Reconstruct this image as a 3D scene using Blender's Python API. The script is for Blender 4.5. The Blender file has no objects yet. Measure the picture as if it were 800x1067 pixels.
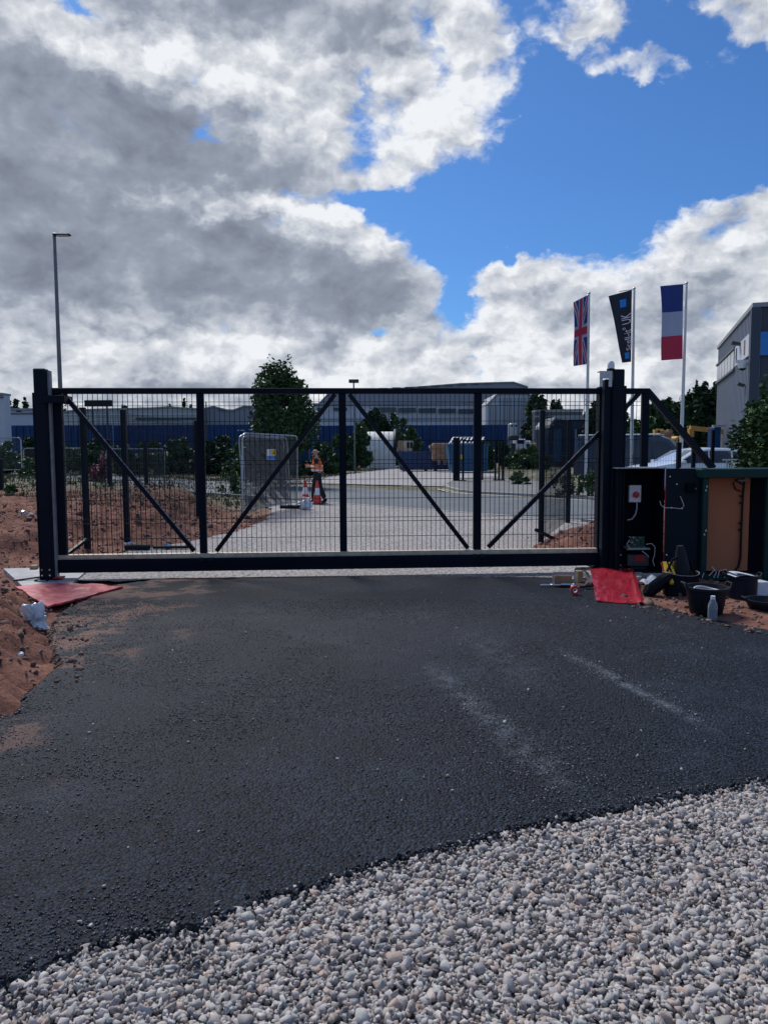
import bpy, bmesh, math, random
import numpy as np
from mathutils import Vector, Matrix, noise as mnoise
R = math.radians
rnd = random.Random(7)
SC = bpy.context.scene
COL = SC.collection

# ---------------------------------------------------------------- camera
F = 770.0; H = 1.6; PITCH = math.atan(61 / 770.0); ROLL = R(0.27)
CFWD = Vector((0, math.cos(PITCH), -math.sin(PITCH)))
r0 = Vector((1, 0, 0)); CU0 = r0.cross(CFWD)
CRIGHT = r0 * math.cos(ROLL) - CU0 * math.sin(ROLL)
CUP = r0 * math.sin(ROLL) + CU0 * math.cos(ROLL)
CAM = Vector((0, 0, H))
cd = bpy.data.cameras.new('camera'); cam = bpy.data.objects.new('camera', cd); COL.objects.link(cam)
cam.matrix_world = Matrix(((CRIGHT.x, CUP.x, -CFWD.x, CAM.x), (CRIGHT.y, CUP.y, -CFWD.y, CAM.y), (CRIGHT.z, CUP.z, -CFWD.z, CAM.z), (0, 0, 0, 1)))
cd.sensor_fit = 'VERTICAL'; cd.sensor_height = 36; cd.lens = F / 1067 * 36
cd.clip_start = 0.05; cd.clip_end = 6000
SC.camera = cam
def ray(px, py):
    return CFWD + CRIGHT * ((px - 400) / F) + CUP * ((533.5 - py) / F)
def at(px, py, Y):
    "the world point at depth y = Y that the photo shows at this pixel"
    d = ray(px, py); return CAM + d * (Y / d.y)
def gp(px, py, z=0.0):
    "the point at height z that the photo shows at this pixel"
    d = ray(px, py); return CAM + d * ((z - H) / d.z)
def zat(px, py, Y): return at(px, py, Y).z

# ---------------------------------------------------------------- world
def N(nt, typ, **kw):
    n = nt.nodes.new(typ)
    for k, v in kw.items():
        if k in ('loc',): continue
        setattr(n, k, v)
    return n
SUN_AZ = R(-28); SUN_EL = R(50)     # towards the sun, azimuth from +Y (negative: to the left)
W = bpy.data.worlds.new('World'); SC.world = W; W.use_nodes = True
nt = W.node_tree; nt.nodes.clear(); L = nt.links
def wm(op, a, b=None, c=None, clamp=False):
    n = nt.nodes.new('ShaderNodeMath'); n.operation = op; n.use_clamp = clamp
    for i, v in enumerate((a, b, c)):
        if v is None: continue
        if isinstance(v, (int, float)): n.inputs[i].default_value = v
        else: L.new(v, n.inputs[i])
    return n.outputs[0]
def wv(op, a, b=None):
    n = nt.nodes.new('ShaderNodeVectorMath'); n.operation = op
    for i, v in enumerate((a, b)):
        if v is None: continue
        if isinstance(v, (tuple, list)): n.inputs[i].default_value = v
        else: L.new(v, n.inputs[i])
    return n.outputs['Value'] if op in ('LENGTH', 'DISTANCE', 'DOT_PRODUCT') else n.outputs[0]
def wcomb(x, y, z=0.0):
    n = nt.nodes.new('ShaderNodeCombineXYZ')
    for i, v in enumerate((x, y, z)):
        if isinstance(v, (int, float)): n.inputs[i].default_value = v
        else: L.new(v, n.inputs[i])
    return n.outputs[0]
def wnoise(vec, scale, detail=4, rough=.5, dist=0.0, out=0):
    n = nt.nodes.new('ShaderNodeTexNoise'); n.inputs['Scale'].default_value = scale
    n.inputs['Detail'].default_value = detail; n.inputs['Roughness'].default_value = rough
    n.inputs['Distortion'].default_value = dist; L.new(vec, n.inputs['Vector']); return n.outputs[out]
def wstep(v, a, b, lo=0.0, hi=1.0, smooth=True):
    n = nt.nodes.new('ShaderNodeMapRange'); n.interpolation_type = 'SMOOTHSTEP' if smooth else 'LINEAR'
    L.new(v, n.inputs['Value'])
    for k, x in (('From Min', a), ('From Max', b), ('To Min', lo), ('To Max', hi)): n.inputs[k].default_value = x
    return n.outputs[0]
def wmix(f, a, b):
    n = nt.nodes.new('ShaderNodeMix'); n.data_type = 'RGBA'
    if isinstance(f, (int, float)): n.inputs[0].default_value = f
    else: L.new(f, n.inputs[0])
    for i, v in ((6, a), (7, b)):
        if isinstance(v, (tuple, list)): n.inputs[i].default_value = (*v, 1)[:4]
        else: L.new(v, n.inputs[i])
    return n.outputs[2]
tc = nt.nodes.new('ShaderNodeTexCoord'); D = tc.outputs['Generated']
sep = nt.nodes.new('ShaderNodeSeparateXYZ'); L.new(D, sep.inputs[0])
az = wm('ARCTAN2', sep.outputs[0], sep.outputs[1])
el = wm('ARCSINE', sep.outputs[2])
# all distances below are in degrees of azimuth and elevation
P0 = wcomb(wm('MULTIPLY', az, 57.2958), wm('MULTIPLY', el, 57.2958))
PN = wv('MULTIPLY', P0, (1, 1.45, 1))                    # clouds are wider than high
w1 = wv('SUBTRACT', wnoise(PN, .10, 3, .55, 0, 1), (.5, .5, .5))
w2 = wv('SUBTRACT', wnoise(PN, .42, 5, .6, 0, 1), (.5, .5, .5))
PW = wv('ADD', P0, wv('ADD', wv('MULTIPLY', w1, (5.5, 4.2, 0)), wv('MULTIPLY', w2, (3.2, 2.6, 0))))
def deg(px, py):
    d = ray(px, py).normalized(); return math.degrees(math.atan2(d.x, d.y)), math.degrees(math.asin(d.z))
def blob(px, py, rx, ry, amp, P=None, soft=1.0, rot=0):
    "an elliptic puff; centre and size given in photo pixels, turned into degrees"
    a, e = deg(px, py); s = 57.3 / 770
    v = wv('SUBTRACT', P or PW, (a, e, 0))
    v = wv('MULTIPLY', v, (1 / (rx * s), 1 / (ry * s), 0))
    if rot:
        m = nt.nodes.new('ShaderNodeVectorRotate'); m.rotation_type = 'Z_AXIS'
    l = wv('DOT_PRODUCT', v, v)
    g = wm('POWER', 2.0, wm('MULTIPLY', l, -1.0))        # 0.5 at the rim
    return wm('MULTIPLY', g, amp)
def total(items, start, **k):
    s = start
    for it in items:
        b = blob(*it, **k); s = wm('ADD', s, b) if s is not None else b
    return s
# where there is cloud (plus) and where the blue shows (minus)
COVER = [(60, 110, 150, 110, 1.0), (240, 40, 130, 70, 1.0), (130, 260, 190, 90, 1.1), (330, 120, 110, 70, .9), (480, 110, 62, 62, 1.0),
    (300, 290, 120, 60, 1.1), (404, 284, 40, 46, 1.1), (200, 385, 330, 40, 1.1), (620, 380, 250, 58, 1.0), (620, 300, 110, 44, .9), (520, 285, 36, 20, .5), (740, 298, 120, 60, 1.0), (795, 222, 60, 22, .7),
    (470, 20, 60, 30, .62), (540, 110, 20, 34, .6), (628, 30, 42, 42, .95), (692, 68, 38, 15, 1.15), (792, 4, 52, 32, 1.3), (650, 178, 30, 13, 1.25), (575, 15, 36, 16, .3), (440, 200, 40, 14, .35),
    (-300, 250, 300, 200, 1.0), (1150, 250, 220, 120, .7), (300, -420, 420, 150, .7),
    (84, 2, 26, 10, -.9), (705, 22, 42, 20, -.45), (560, 62, 32, 30, -.5), (740, 112, 80, 24, -.5), (186, 58, 20, 6, -.62), (214, 80, 12, 14, -.62), (385, 87, 16, 8, -.6), (215, 140, 14, 6, -.5), (428, 20, 16, 22, -.6), (452, 60, 14, 20, -.3), (472, 312, 26, 24, -1.0), (630, 165, 150, 62, -.95), (470, 225, 66, 30, -1.1), (400, 212, 30, 12, -.7), (480, 265, 30, 16, -.8), (360, 205, 22, 14, -.5), (700, 140, 100, 40, -.5), (395, 345, 14, 5, -.3)]
c = wm('MINIMUM', total([q for q in COVER if q[4] > 0], None), 1.28)
c = total([q for q in COVER if q[4] < 0], c)
c = wm('MAXIMUM', c, -.6)
fb = wnoise(wv('ADD', PN, wv('MULTIPLY', w2, (2.5, 2.5, 0))), .17, 8, .56, .35)
fb2 = wnoise(wv('ADD', PN, (31, 7, 3)), .55, 6, .6, .3)
den = wm('ADD', c, wm('MULTIPLY', wm('SUBTRACT', fb, .5), 1.7))
den = wm('ADD', den, wm('MULTIPLY', wm('SUBTRACT', fb2, .5), .55))
# rounded billows: nested cells, lit from the sun's side
def billow(P, sc=.13):
    v = nt.nodes.new('ShaderNodeTexVoronoi'); v.voronoi_dimensions = '2D'; v.feature = 'F1'; v.inputs['Scale'].default_value = sc
    v.inputs['Detail'].default_value = 3; v.inputs['Roughness'].default_value = .5; v.inputs['Lacunarity'].default_value = 2.3; L.new(P, v.inputs['Vector']); return v.outputs['Distance']
PB = wv('ADD', PN, wv('MULTIPLY', w2, (2.2, 2.2, 0)))
b1 = billow(PB); b2 = billow(wv('ADD', PB, (-.5, 1.0, 0)))
den = wm('ADD', den, wm('MULTIPLY', wm('SUBTRACT', .46, b1), .62))
puff = wm('SUBTRACT', b1, b2)                            # plus where the surface faces away from the sun
# cloud cover added out of view, to keep the light on the ground neutral
behind = wstep(wv('LENGTH', wv('MULTIPLY', P0, (1, .6, 0))), 55, 90)
den = wm('ADD', den, wm('MULTIPLY', behind, .5))
mask = wstep(den, .25, .72)
# thickness: grey where the cloud is deep, brilliant at its thin rims; relief from a second look towards the sun
fbs = wnoise(wv('ADD', wv('ADD', PN, wv('MULTIPLY', w2, (2.5, 2.5, 0))), (-.9, 1.5, 0)), .17, 6, .56, .35)
relief = wm('SUBTRACT', fb, fbs)
GREY = [(50, 80, 90, 70, .75), (60, 160, 120, 50, .8), (270, 10, 110, 32, .85), (200, 165, 90, 36, .7), (330, 185, 60, 30, .5), (230, 265, 150, 42, .95), (60, 250, 100, 36, .4), (390, 295, 60, 38, .6), (330, 310, 120, 26, .5), (650, 345, 170, 22, .35),(440,140,60,40,.15), (760, 270, 50, 22, .3), (700, 320, 90, 20, .3), (660, 50, 18, 30, .3), (650, 178, 40, 20, .5), (380, 40, 60, 30, .35), (-300, 250, 250, 200, .6), (300, -500, 500, 200, .1),
    (130, 58, 80, 24, -1.0), (70, 20, 50, 12, -.5), (300, 85, 60, 30, -.7), (340, 140, 60, 24, -.5), (470, 90, 60, 40, -.5), (215, 212, 110, 15, -.95), (150, 180, 22, 22, -.5), (320, 222, 70, 14, -.8), (370, 250, 36, 16, -.7), (400, 262, 30, 14, -.5), (180, 375, 280, 24, -.32), (560, 385, 220, 22, -.22), (600, 272, 90, 14, -.5), (760, 232, 70, 12, -.5), (520, 330, 90, 14, -.4)]
P2 = wv('ADD', P0, wv('MULTIPLY', w2, (5, 4, 0)))
g = total(GREY, None, P=P2)
g = wm('MULTIPLY', wm('MINIMUM', wm('MAXIMUM', g, -.7), 1.05), .44)
thick = wm('ADD', wm('MULTIPLY', wm('SUBTRACT', den, .75), .22), wm('ADD', g, .24))
calm = wstep(g, .0, .45, 1.0, .5)                     # the deep grey parts are smooth, the lit parts lumpy
det = wm('ADD', wm('MULTIPLY', relief, -1.3), wm('MULTIPLY', wm('SUBTRACT', fb2, .5), .5))
det = wm('ADD', det, wm('MULTIPLY', puff, .75))
det = wm('ADD', wm('MULTIPLY', det, calm), wm('MULTIPLY', wm('SUBTRACT', wnoise(PN, .11, 4, .6, .4), .5), 1.15))
thick = wm('ADD', thick, det)
thick = wm('SUBTRACT', thick, wm('MULTIPLY', behind, .35))  # unseen clouds made whiter to brighten the ground
ramp = nt.nodes.new('ShaderNodeValToRGB'); L.new(thick, ramp.inputs[0])
cr = ramp.color_ramp; cr.elements[0].position = 0.0; cr.elements[0].color = (.76, .78, .81, 1)
cr.elements[1].position = 1.0; cr.elements[1].color = (.175, .20, .26, 1)
for p, col in ((.2, (.59, .615, .66)), (.42, (.43, .465, .53)), (.66, (.27, .305, .375))):
    e = cr.elements.new(p); e.color = (*col, 1)
sky = nt.nodes.new('ShaderNodeTexSky'); sky.sky_type = 'NISHITA'; sky.sun_disc = False
sky.sun_elevation = SUN_EL; sky.sun_rotation = SUN_AZ
sky.altitude = 50; sky.air_density = 1.0; sky.dust_density = .6; sky.ozone_density = 1.6
WS = .10
cloud = wv('SCALE', ramp.outputs[0]); 
cloud.node.inputs['Scale'].default_value = 1 / WS
blue = wv('MULTIPLY', sky.outputs[0], (.32, .59, .94))
bg = nt.nodes.new('ShaderNodeBackground'); bg.inputs['Strength'].default_value = WS
L.new(wmix(mask, blue, cloud), bg.inputs['Color'])
wo = nt.nodes.new('ShaderNodeOutputWorld'); L.new(bg.outputs[0], wo.inputs['Surface'])
W.cycles.sampling_method = 'MANUAL'; W.cycles.sample_map_resolution = 512
sl = bpy.data.lights.new('sun', 'SUN'); so = bpy.data.objects.new('sun', sl); COL.objects.link(so)
sl.energy = 3.1; sl.angle = R(18); sl.color = (1, .955, .885)
sd = Vector((math.sin(SUN_AZ) * math.cos(SUN_EL), math.cos(SUN_AZ) * math.cos(SUN_EL), math.sin(SUN_EL)))
so.rotation_euler = (-sd).to_track_quat('-Z', 'Y').to_euler(); so.location = (0, 0, 30)
vs = SC.view_settings; vs.view_transform = 'Standard'; vs.look = 'None'; vs.exposure = .2; vs.gamma = 1; vs.use_curve_mapping = False
# ---------------------------------------------------------------- materials
def mat(name, col, rough=.6, metal=0, var=.15, vs=3, bump=0.0, bs=40, spec=.5, tint=None, attr=None, alpha=None, emit=None, coat=0, trans=0, streak=None):
    m = bpy.data.materials.new(name); m.use_nodes = True
    t = m.node_tree; b = t.nodes['Principled BSDF']; l = t.links
    b.inputs['Roughness'].default_value = rough; b.inputs['Metallic'].default_value = metal
    b.inputs['Specular IOR Level'].default_value = spec; b.inputs['Coat Weight'].default_value = coat
    if trans: b.inputs['Transmission Weight'].default_value = trans; b.inputs['IOR'].default_value = 1.4
    tcn = t.nodes.new('ShaderNodeTexCoord')
    src = tcn.outputs['Object']
    if streak:
        mp = t.nodes.new('ShaderNodeMapping'); mp.inputs['Scale'].default_value = streak; l.new(src, mp.inputs[0]); src = mp.outputs[0]
    n = t.nodes.new('ShaderNodeTexNoise'); n.inputs['Scale'].default_value = vs; n.inputs['Detail'].default_value = 6
    n.inputs['Roughness'].default_value = .62; l.new(src, n.inputs['Vector'])
    rp = t.nodes.new('ShaderNodeValToRGB'); l.new(n.outputs[0], rp.inputs[0])
    c2 = tint or tuple(min(1, c * (1 + var)) for c in col)
    c1 = tuple(c * (1 - var) for c in col)
    rp.color_ramp.elements[0].position = .3; rp.color_ramp.elements[0].color = (*c1, 1)
    rp.color_ramp.elements[1].position = .72; rp.color_ramp.elements[1].color = (*c2, 1)
    out = rp.outputs[0]
    if attr:                                             # a random tone for each leaf or stone
        a = t.nodes.new('ShaderNodeAttribute'); a.attribute_name = 'tone'
        r2 = t.nodes.new('ShaderNodeValToRGB'); l.new(a.outputs['Fac'], r2.inputs[0])
        els = r2.color_ramp.elements
        els[0].position = 0; els[0].color = (*attr[0], 1); els[1].position = 1; els[1].color = (*attr[-1], 1)
        for i, c in enumerate(attr[1:-1]):
            e = els.new((i + 1) / (len(attr) - 1)); e.color = (*c, 1)
        mx = t.nodes.new('ShaderNodeMix'); mx.data_type = 'RGBA'; mx.blend_type = 'MULTIPLY'; mx.inputs[0].default_value = 1
        l.new(r2.outputs[0], mx.inputs[6]); l.new(out, mx.inputs[7]); out = mx.outputs[2]
    l.new(out, b.inputs['Base Color'])
    if bump:
        n2 = t.nodes.new('ShaderNodeTexNoise'); n2.inputs['Scale'].default_value = bs; n2.inputs['Detail'].default_value = 5
        l.new(tcn.outputs['Object'], n2.inputs['Vector'])
        bp = t.nodes.new('ShaderNodeBump'); bp.inputs['Strength'].default_value = bump; bp.inputs['Distance'].default_value = .02
        l.new(n2.outputs[0], bp.inputs['Height']); l.new(bp.outputs[0], b.inputs['Normal'])
    if emit: b.inputs['Emission Color'].default_value = (*emit, 1); b.inputs['Emission Strength'].default_value = 1
    return m
M = {}
def defm(k, *a, **kw): M[k] = mat(k, *a, **kw)
defm('gate_paint', (.003, .0075, .017), .45, 0, .3, 2.5, spec=.09)
defm('post_paint', (.003, .009, .019), .45, 0, .35, 1.8, spec=.11)
defm('fence_paint', (.0045, .010, .018), .5, spec=.15)
defm('galv', (.42, .44, .46), .42, .7, .2, 12)
defm('galv_dull', (.30, .32, .34), .6, .3, .25, 9)
defm('rack', (.50, .43, .33), .6, .2, .3, 14)
defm('concrete', (.36, .34, .32), .9, 0, .25, 7, .5, 60)
defm('slab', (.42, .42, .43), .85, 0, .3, 5, .5, 50, tint=(.5, .5, .51))
defm('cabinet_black', (.003, .005, .010), .5, 0, .3, 3, spec=.15)
defm('cabinet_in', (.002, .004, .010), .7, 0, .3, 3, spec=.1)
defm('door_navy', (.003, .011, .020), .45, 0, .3, 3, spec=.15)
defm('green_paint', (.003, .034, .032), .42, 0, .25, 3, spec=.2)
defm('board_brown', (.46, .165, .075), .75, 0, .14, 2.0, .1, 30, streak=(1, 1, .3))
defm('red_sheet', (.36, .012, .030), .33, 0, .3, 7, .6, 14, spec=.5)
defm('red_faded', (.46, .025, .045), .38, 0, .25, 5, .5, 10, tint=(.60, .10, .13))
defm('brace_paint', (.003, .0075, .017), .32, 0, .2, 3, spec=.14)
defm('road_paint', (.55, .50, .33), .7, 0, .25, 6)
defm('blossom', (.85, .85, .85), .6, attr=[(.05, .06, .03), (.25, .06, .12), (.32, .10, .16), (.08, .09, .04)])
defm('grille', (.03, .03, .03), .6)
defm('white_plastic', (.72, .75, .78), .4, 0, .06, 8)
defm('bag_film', (.62, .68, .74), .28, 0, .12, 12, .4, 25, spec=.6)
defm('paper', (.62, .66, .72), .8, 0, .06, 8)
defm('black_rubber', (.006, .009, .015), .55, 0, .3, 12, .2, 60, spec=.25)
defm('black_cloth', (.007, .009, .015), .85, 0, .4, 10, .6, 60, spec=.15)
defm('navy_plastic', (.004, .011, .024), .4, 0, .3, 5, spec=.25)
defm('yellow', (.62, .42, .02), .45, 0, .15, 6)
defm('red_part', (.55, .02, .02), .4, 0, .1, 6)
defm('steel', (.55, .56, .58), .28, .9, .15, 20)
defm('wood', (.34, .25, .14), .75, 0, .3, 12, .3, 50)
defm('pcb', (.012, .07, .045), .5, 0, .4, 40)
defm('cable_white', (.55, .55, .58), .5, 0, .1)
defm('mesh_grey', (.13, .135, .145), .6, .2)
defm('dark_metal', (.05, .055, .065), .5, .5, .3, 10)
defm('skin', (.52, .27, .19), .5, 0, .08, 12)
defm('hivis', (1.0, .20, .035), .65, 0, .08, 20)
defm('reflective', (.75, .76, .74), .35, 0, .05)
defm('black_trousers', (.012, .014, .018), .85, 0, .3, 12)
defm('tshirt', (.012, .013, .02), .9, 0, .2, 12)
defm('cone_red', (.72, .045, .03), .45, 0, .12, 10)
defm('cone_white', (.75, .76, .78), .4, 0, .1, 10)
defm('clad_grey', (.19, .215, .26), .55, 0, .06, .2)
defm('clad_light', (.46, .50, .57), .55, 0, .06, .2)
defm('clad_beige', (.34, .37, .37), .6, 0, .12, .3)
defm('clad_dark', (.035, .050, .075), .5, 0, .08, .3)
defm('clad_blue', (.014, .048, .15), .55, 0, .3, .5, spec=.2)
defm('sign_blue', (.01, .19, .55), .4, 0, .05)
defm('glass_dark', (.012, .028, .05), .12, 0, .2, .5, spec=.4)
defm('glass_grey', (.17, .21, .26), .2, 0, .15, 1, spec=.35)
defm('trim', (.10, .11, .13), .5)
defm('roof_grey', (.26, .28, .30), .7, 0, .1, .4)
defm('skip_blue', (.012, .045, .16), .5, 0, .35, 3, .2, 20, tint=(.03, .08, .2))
defm('skip_light', (.02, .11, .22), .5, 0, .3, 2, .2, 20)
defm('rusty', (.34, .20, .12), .8, 0, .4, 5)
defm('cream', (.48, .42, .32), .8, 0, .3, 3)
defm('tarp', (.60, .62, .60), .6, 0, .15, 1.5)
defm('machine_yellow', (.50, .28, .07), .5, 0, .2, 3)
defm('car_white', (.70, .73, .76), .22, .1, .03, 1, coat=.6)
defm('van_blue', (.008, .022, .055), .3, 0, .1, 1, coat=.25)
defm('tyre', (.012, .012, .013), .8)
defm('lamp_lens', (.6, .62, .65), .15)
defm('tail_red', (.35, .01, .01), .3)
defm('pole_white', (.55, .56, .57), .35, .3, .08, 4)
defm('lamp_column', (.16, .165, .18), .5, .4, .15, 3)
defm('bark', (.07, .055, .04), .9, 0, .3, 20, .5, 60)
defm('flag_navy', (.008, .016, .03), .75, 0, .05)
defm('flag_blue', (.012, .035, .20), .75, 0, .05)
defm('lettering_white', (.7, .72, .76), .7, 0, .03)
defm('flag_white', (.36, .40, .52), .75, 0, .05)
defm('flag_red', (.48, .02, .06), .75, 0, .05)
defm('flag_cyan', (.01, .25, .70), .75, 0, .05)
defm('asphalt_chip', (1, 1, 1), .45, 0, .1, 40, spec=.4, attr=[(.003, .004, .007), (.012, .016, .025), (.036, .046, .063), (.006, .009, .014), (.020, .027, .040), (.085, .10, .125)])
G1, G2, G3 = (.022, .045, .020), (.05, .085, .03), (.10, .135, .045)
defm('leaf_dark', (.85, .85, .85), .6, attr=[(.016, .038, .018), (.030, .062, .026), (.060, .10, .040)], spec=.15)
defm('leaf_mid', (.85, .85, .85), .5, attr=[(.030, .070, .026), (.060, .125, .042), (.12, .19, .065)], spec=.2)
defm('leaf_bright', (.85, .85, .85), .55, attr=[(.022, .055, .020), (.045, .10, .032), (.10, .17, .055)], spec=.15)
defm('grass_blade', (.85, .85, .85), .6, attr=[(.04, .055, .02), (.07, .085, .035), (.15, .14, .07)])
defm('stone', (.80, .765, .74), .8, attr=[(.22, .215, .22), (.38, .37, .365), (.50, .54, .54), (.48, .45, .44), (.66, .64, .63), (.30, .295, .30), (.54, .43, .37), (.50, .50, .52), (.42, .40, .40), (.60, .57, .57)], vs=45, var=.15, bump=.15, bs=90, spec=.3)
# per-leaf translucency would cost time and shows little on a grey day

# ---------------------------------------------------------------- mesh builder (all coordinates in metres, in world space unless T is set)
def MX(loc=(0, 0, 0), rz=0, rx=0, ry=0):
    return Matrix.Translation(loc) @ Matrix.Rotation(rz, 4, 'Z') @ Matrix.Rotation(ry, 4, 'Y') @ Matrix.Rotation(rx, 4, 'X')
class MB:
    def __init__(s, T=None): s.v = []; s.f = []; s.m = []; s.T = T; s.mi = 0; s.smooth = False
    def add(s, vs, fs, T=None):
        k = len(s.v)
        for v in vs:
            v = Vector(v)
            if T is not None: v = T @ v
            if s.T is not None: v = s.T @ v
            s.v.append(v)
        for f in fs: s.f.append(tuple(i + k for i in f)); s.m.append(s.mi)
        return s
    def box(s, c, d, T=None, rz=0, bev=0.0):
        x, y, z = (q / 2 for q in d)
        if rz or T is None: T = (T or Matrix()) @ MX(c, rz)
        else: T = T @ Matrix.Translation(c)
        if bev:
            b = min(bev, x * .9, y * .9, z * .9); vs = []
            for sx in (-1, 1):
                for sy in (-1, 1):
                    for sz in (-1, 1): vs += [(sx * (x - b), sy * (y - b), sz * z), (sx * (x - b), sy * y, sz * (z - b)), (sx * x, sy * (y - b), sz * (z - b))]
            bm = bmesh.new()
            for v in vs: bm.verts.new(v)
            bmesh.ops.convex_hull(bm, input=bm.verts); bm.verts.index_update()
            s.add([v.co.copy() for v in bm.verts], [tuple(v.index for v in f.verts) for f in bm.faces], T); bm.free(); return s
        vs = [(sx * x, sy * y, sz * z) for sx in (-1, 1) for sy in (-1, 1) for sz in (-1, 1)]
        return s.add(vs, [(0, 1, 3, 2), (4, 6, 7, 5), (0, 4, 5, 1), (2, 3, 7, 6), (0, 2, 6, 4), (1, 5, 7, 3)], T)
    def bx(s, x0, x1, y0, y1, z0, z1, bev=0.0):
        return s.box(((x0 + x1) / 2, (y0 + y1) / 2, (z0 + z1) / 2), (abs(x1 - x0), abs(y1 - y0), abs(z1 - z0)), bev=bev)
    def bar(s, p, q, w, h=None, upv=(0, 0, 1)):
        "a rectangular bar from p to q, w across, h along upv"
        p, q = Vector(p), Vector(q); h = h or w; d = (q - p); L_ = d.length; d.normalize(); u = Vector(upv)
        if abs(d.dot(u)) > .98: u = Vector((0, 1, 0))
        sd_ = d.cross(u).normalized(); u = sd_.cross(d).normalized()
        vs = [p + d * (L_ * k) + sd_ * (a * w / 2) + u * (b * h / 2) for k in (0, 1) for a in (-1, 1) for b in (-1, 1)]
        return s.add(vs, [(0, 1, 3, 2), (4, 6, 7, 5), (0, 4, 5, 1), (2, 3, 7, 6), (0, 2, 6, 4), (1, 5, 7, 3)])
    def tube(s, pts, r, n=8, caps=True):
        pts = [Vector(p) for p in pts]; rs = r if isinstance(r, (list, tuple)) else [r] * len(pts)
        vs, fs = [], []; prev = None
        for i, p in enumerate(pts):
            d = (pts[min(i + 1, len(pts) - 1)] - pts[max(i - 1, 0)]).normalized()
            u = prev if prev is not None else (Vector((0, 0, 1)) if abs(d.z) < .9 else Vector((1, 0, 0)))
            a = d.cross(u)
            if a.length < 1e-4: a = d.cross(Vector((0, 1, 0)))
            a.normalize(); b = a.cross(d).normalized(); prev = b
            for k in range(n):
                t = 2 * math.pi * k / n; vs.append(p + (a * math.cos(t) + b * math.sin(t)) * rs[i])
        for i in range(len(pts) - 1):
            for k in range(n): fs.append((i * n + k, i * n + (k + 1) % n, (i + 1) * n + (k + 1) % n, (i + 1) * n + k))
        if caps: fs += [tuple(range(n))[::-1], tuple((len(pts) - 1) * n + k for k in range(n))]
        return s.add(vs, fs)
    def lathe(s, prof, c=(0, 0, 0), n=20, T=None, cap=True):
        vs = [(r_ * math.cos(2 * math.pi * k / n), r_ * math.sin(2 * math.pi * k / n), z) for r_, z in prof for k in range(n)]
        fs = [(i * n + k, i * n + (k + 1) % n, (i + 1) * n + (k + 1) % n, (i + 1) * n + k) for i in range(len(prof) - 1) for k in range(n)]
        if cap: fs += [tuple(range(n))[::-1], tuple((len(prof) - 1) * n + k for k in range(n))]
        return s.add(vs, fs, (T or Matrix()) @ Matrix.Translation(c))
    def prism(s, poly, z0, z1, T=None):
        "a polygon in local x,y pushed from z0 to z1"
        n = len(poly)
        vs = [(x, y, z0) for x, y in poly] + [(x, y, z1) for x, y in poly]
        return s.add(vs, [tuple(range(n))[::-1], tuple(range(n, 2 * n))] + [(k, (k + 1) % n, n + (k + 1) % n, n + k) for k in range(n)], T)
    def grid(s, fn, nu, nv):
        vs = [fn(i / nu, j / nv) for j in range(nv + 1) for i in range(nu + 1)]
        return s.add(vs, [(j * (nu + 1) + i, j * (nu + 1) + i + 1, (j + 1) * (nu + 1) + i + 1, (j + 1) * (nu + 1) + i) for j in range(nv) for i in range(nu)])
    def build(s, name, mats, parent=None, smooth=None, tone=None, mod=None):
        me = bpy.data.meshes.new(name); o = bpy.data.objects.new(name, me); COL.objects.link(o)
        if parent is not None:
            inv = WM[parent.name].inverted(); o.parent = parent; WM[o.name] = WM[parent.name]
            vs = [inv @ v for v in s.v]
        else:
            a = np.array([tuple(v) for v in s.v]); c = Vector(((a[:, 0].min() + a[:, 0].max()) / 2, (a[:, 1].min() + a[:, 1].max()) / 2, a[:, 2].min()))
            o.location = c; WM[o.name] = Matrix.Translation(c); vs = [v - c for v in s.v]
        me.from_pydata(vs, [], s.f)
        for m_ in (mats if isinstance(mats, (list, tuple)) else [mats]): me.materials.append(M[m_] if isinstance(m_, str) else m_)
        if any(s.m): me.polygons.foreach_set('material_index', s.m)
        bm = bmesh.new(); bm.from_mesh(me); bmesh.ops.recalc_face_normals(bm, faces=bm.faces); bm.to_mesh(me); bm.free()
        if tone is not None:
            at_ = me.attributes.new('tone', 'FLOAT', 'FACE'); at_.data.foreach_set('value', tone)
        if s.smooth if smooth is None else smooth:
            me.polygons.foreach_set('use_smooth', [True] * len(me.polygons)); me.set_sharp_from_angle(angle=R(38))
        me.update()
        return o
WM = {}
def empty(name, loc=(0, 0, 0), rz=0):
    o = bpy.data.objects.new(name, None); COL.objects.link(o); o.location = loc; o.rotation_euler = (0, 0, rz)
    o.empty_display_size = .2; WM[o.name] = MX(loc, rz); return o
def tag(o, label, cat, group=None):
    o['label'] = label; o['category'] = cat
    if group: o['group'] = group
    return o
def thing(name, label, cat, loc=(0, 0, 0), rz=0, group=None): return tag(empty(name, loc, rz), label, cat, group)
def struct(o): o['kind'] = 'structure'; return o
def stuff(o): o['kind'] = 'stuff'; return o
def dup(root, loc, rz=0, label=None, scale=1.0):
    r = root.copy(); COL.objects.link(r); r.location = loc; r.rotation_euler = (0, 0, rz); r.scale = (scale,) * 3 if not isinstance(scale, tuple) else scale
    WM[r.name] = MX(loc, rz)
    if label: r['label'] = label
    for ch in [c for c in root.children]:
        c = ch.copy(); COL.objects.link(c); c.parent = r
        for g in list(ch.children):
            d = g.copy(); COL.objects.link(d); d.parent = c
    return r
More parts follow.
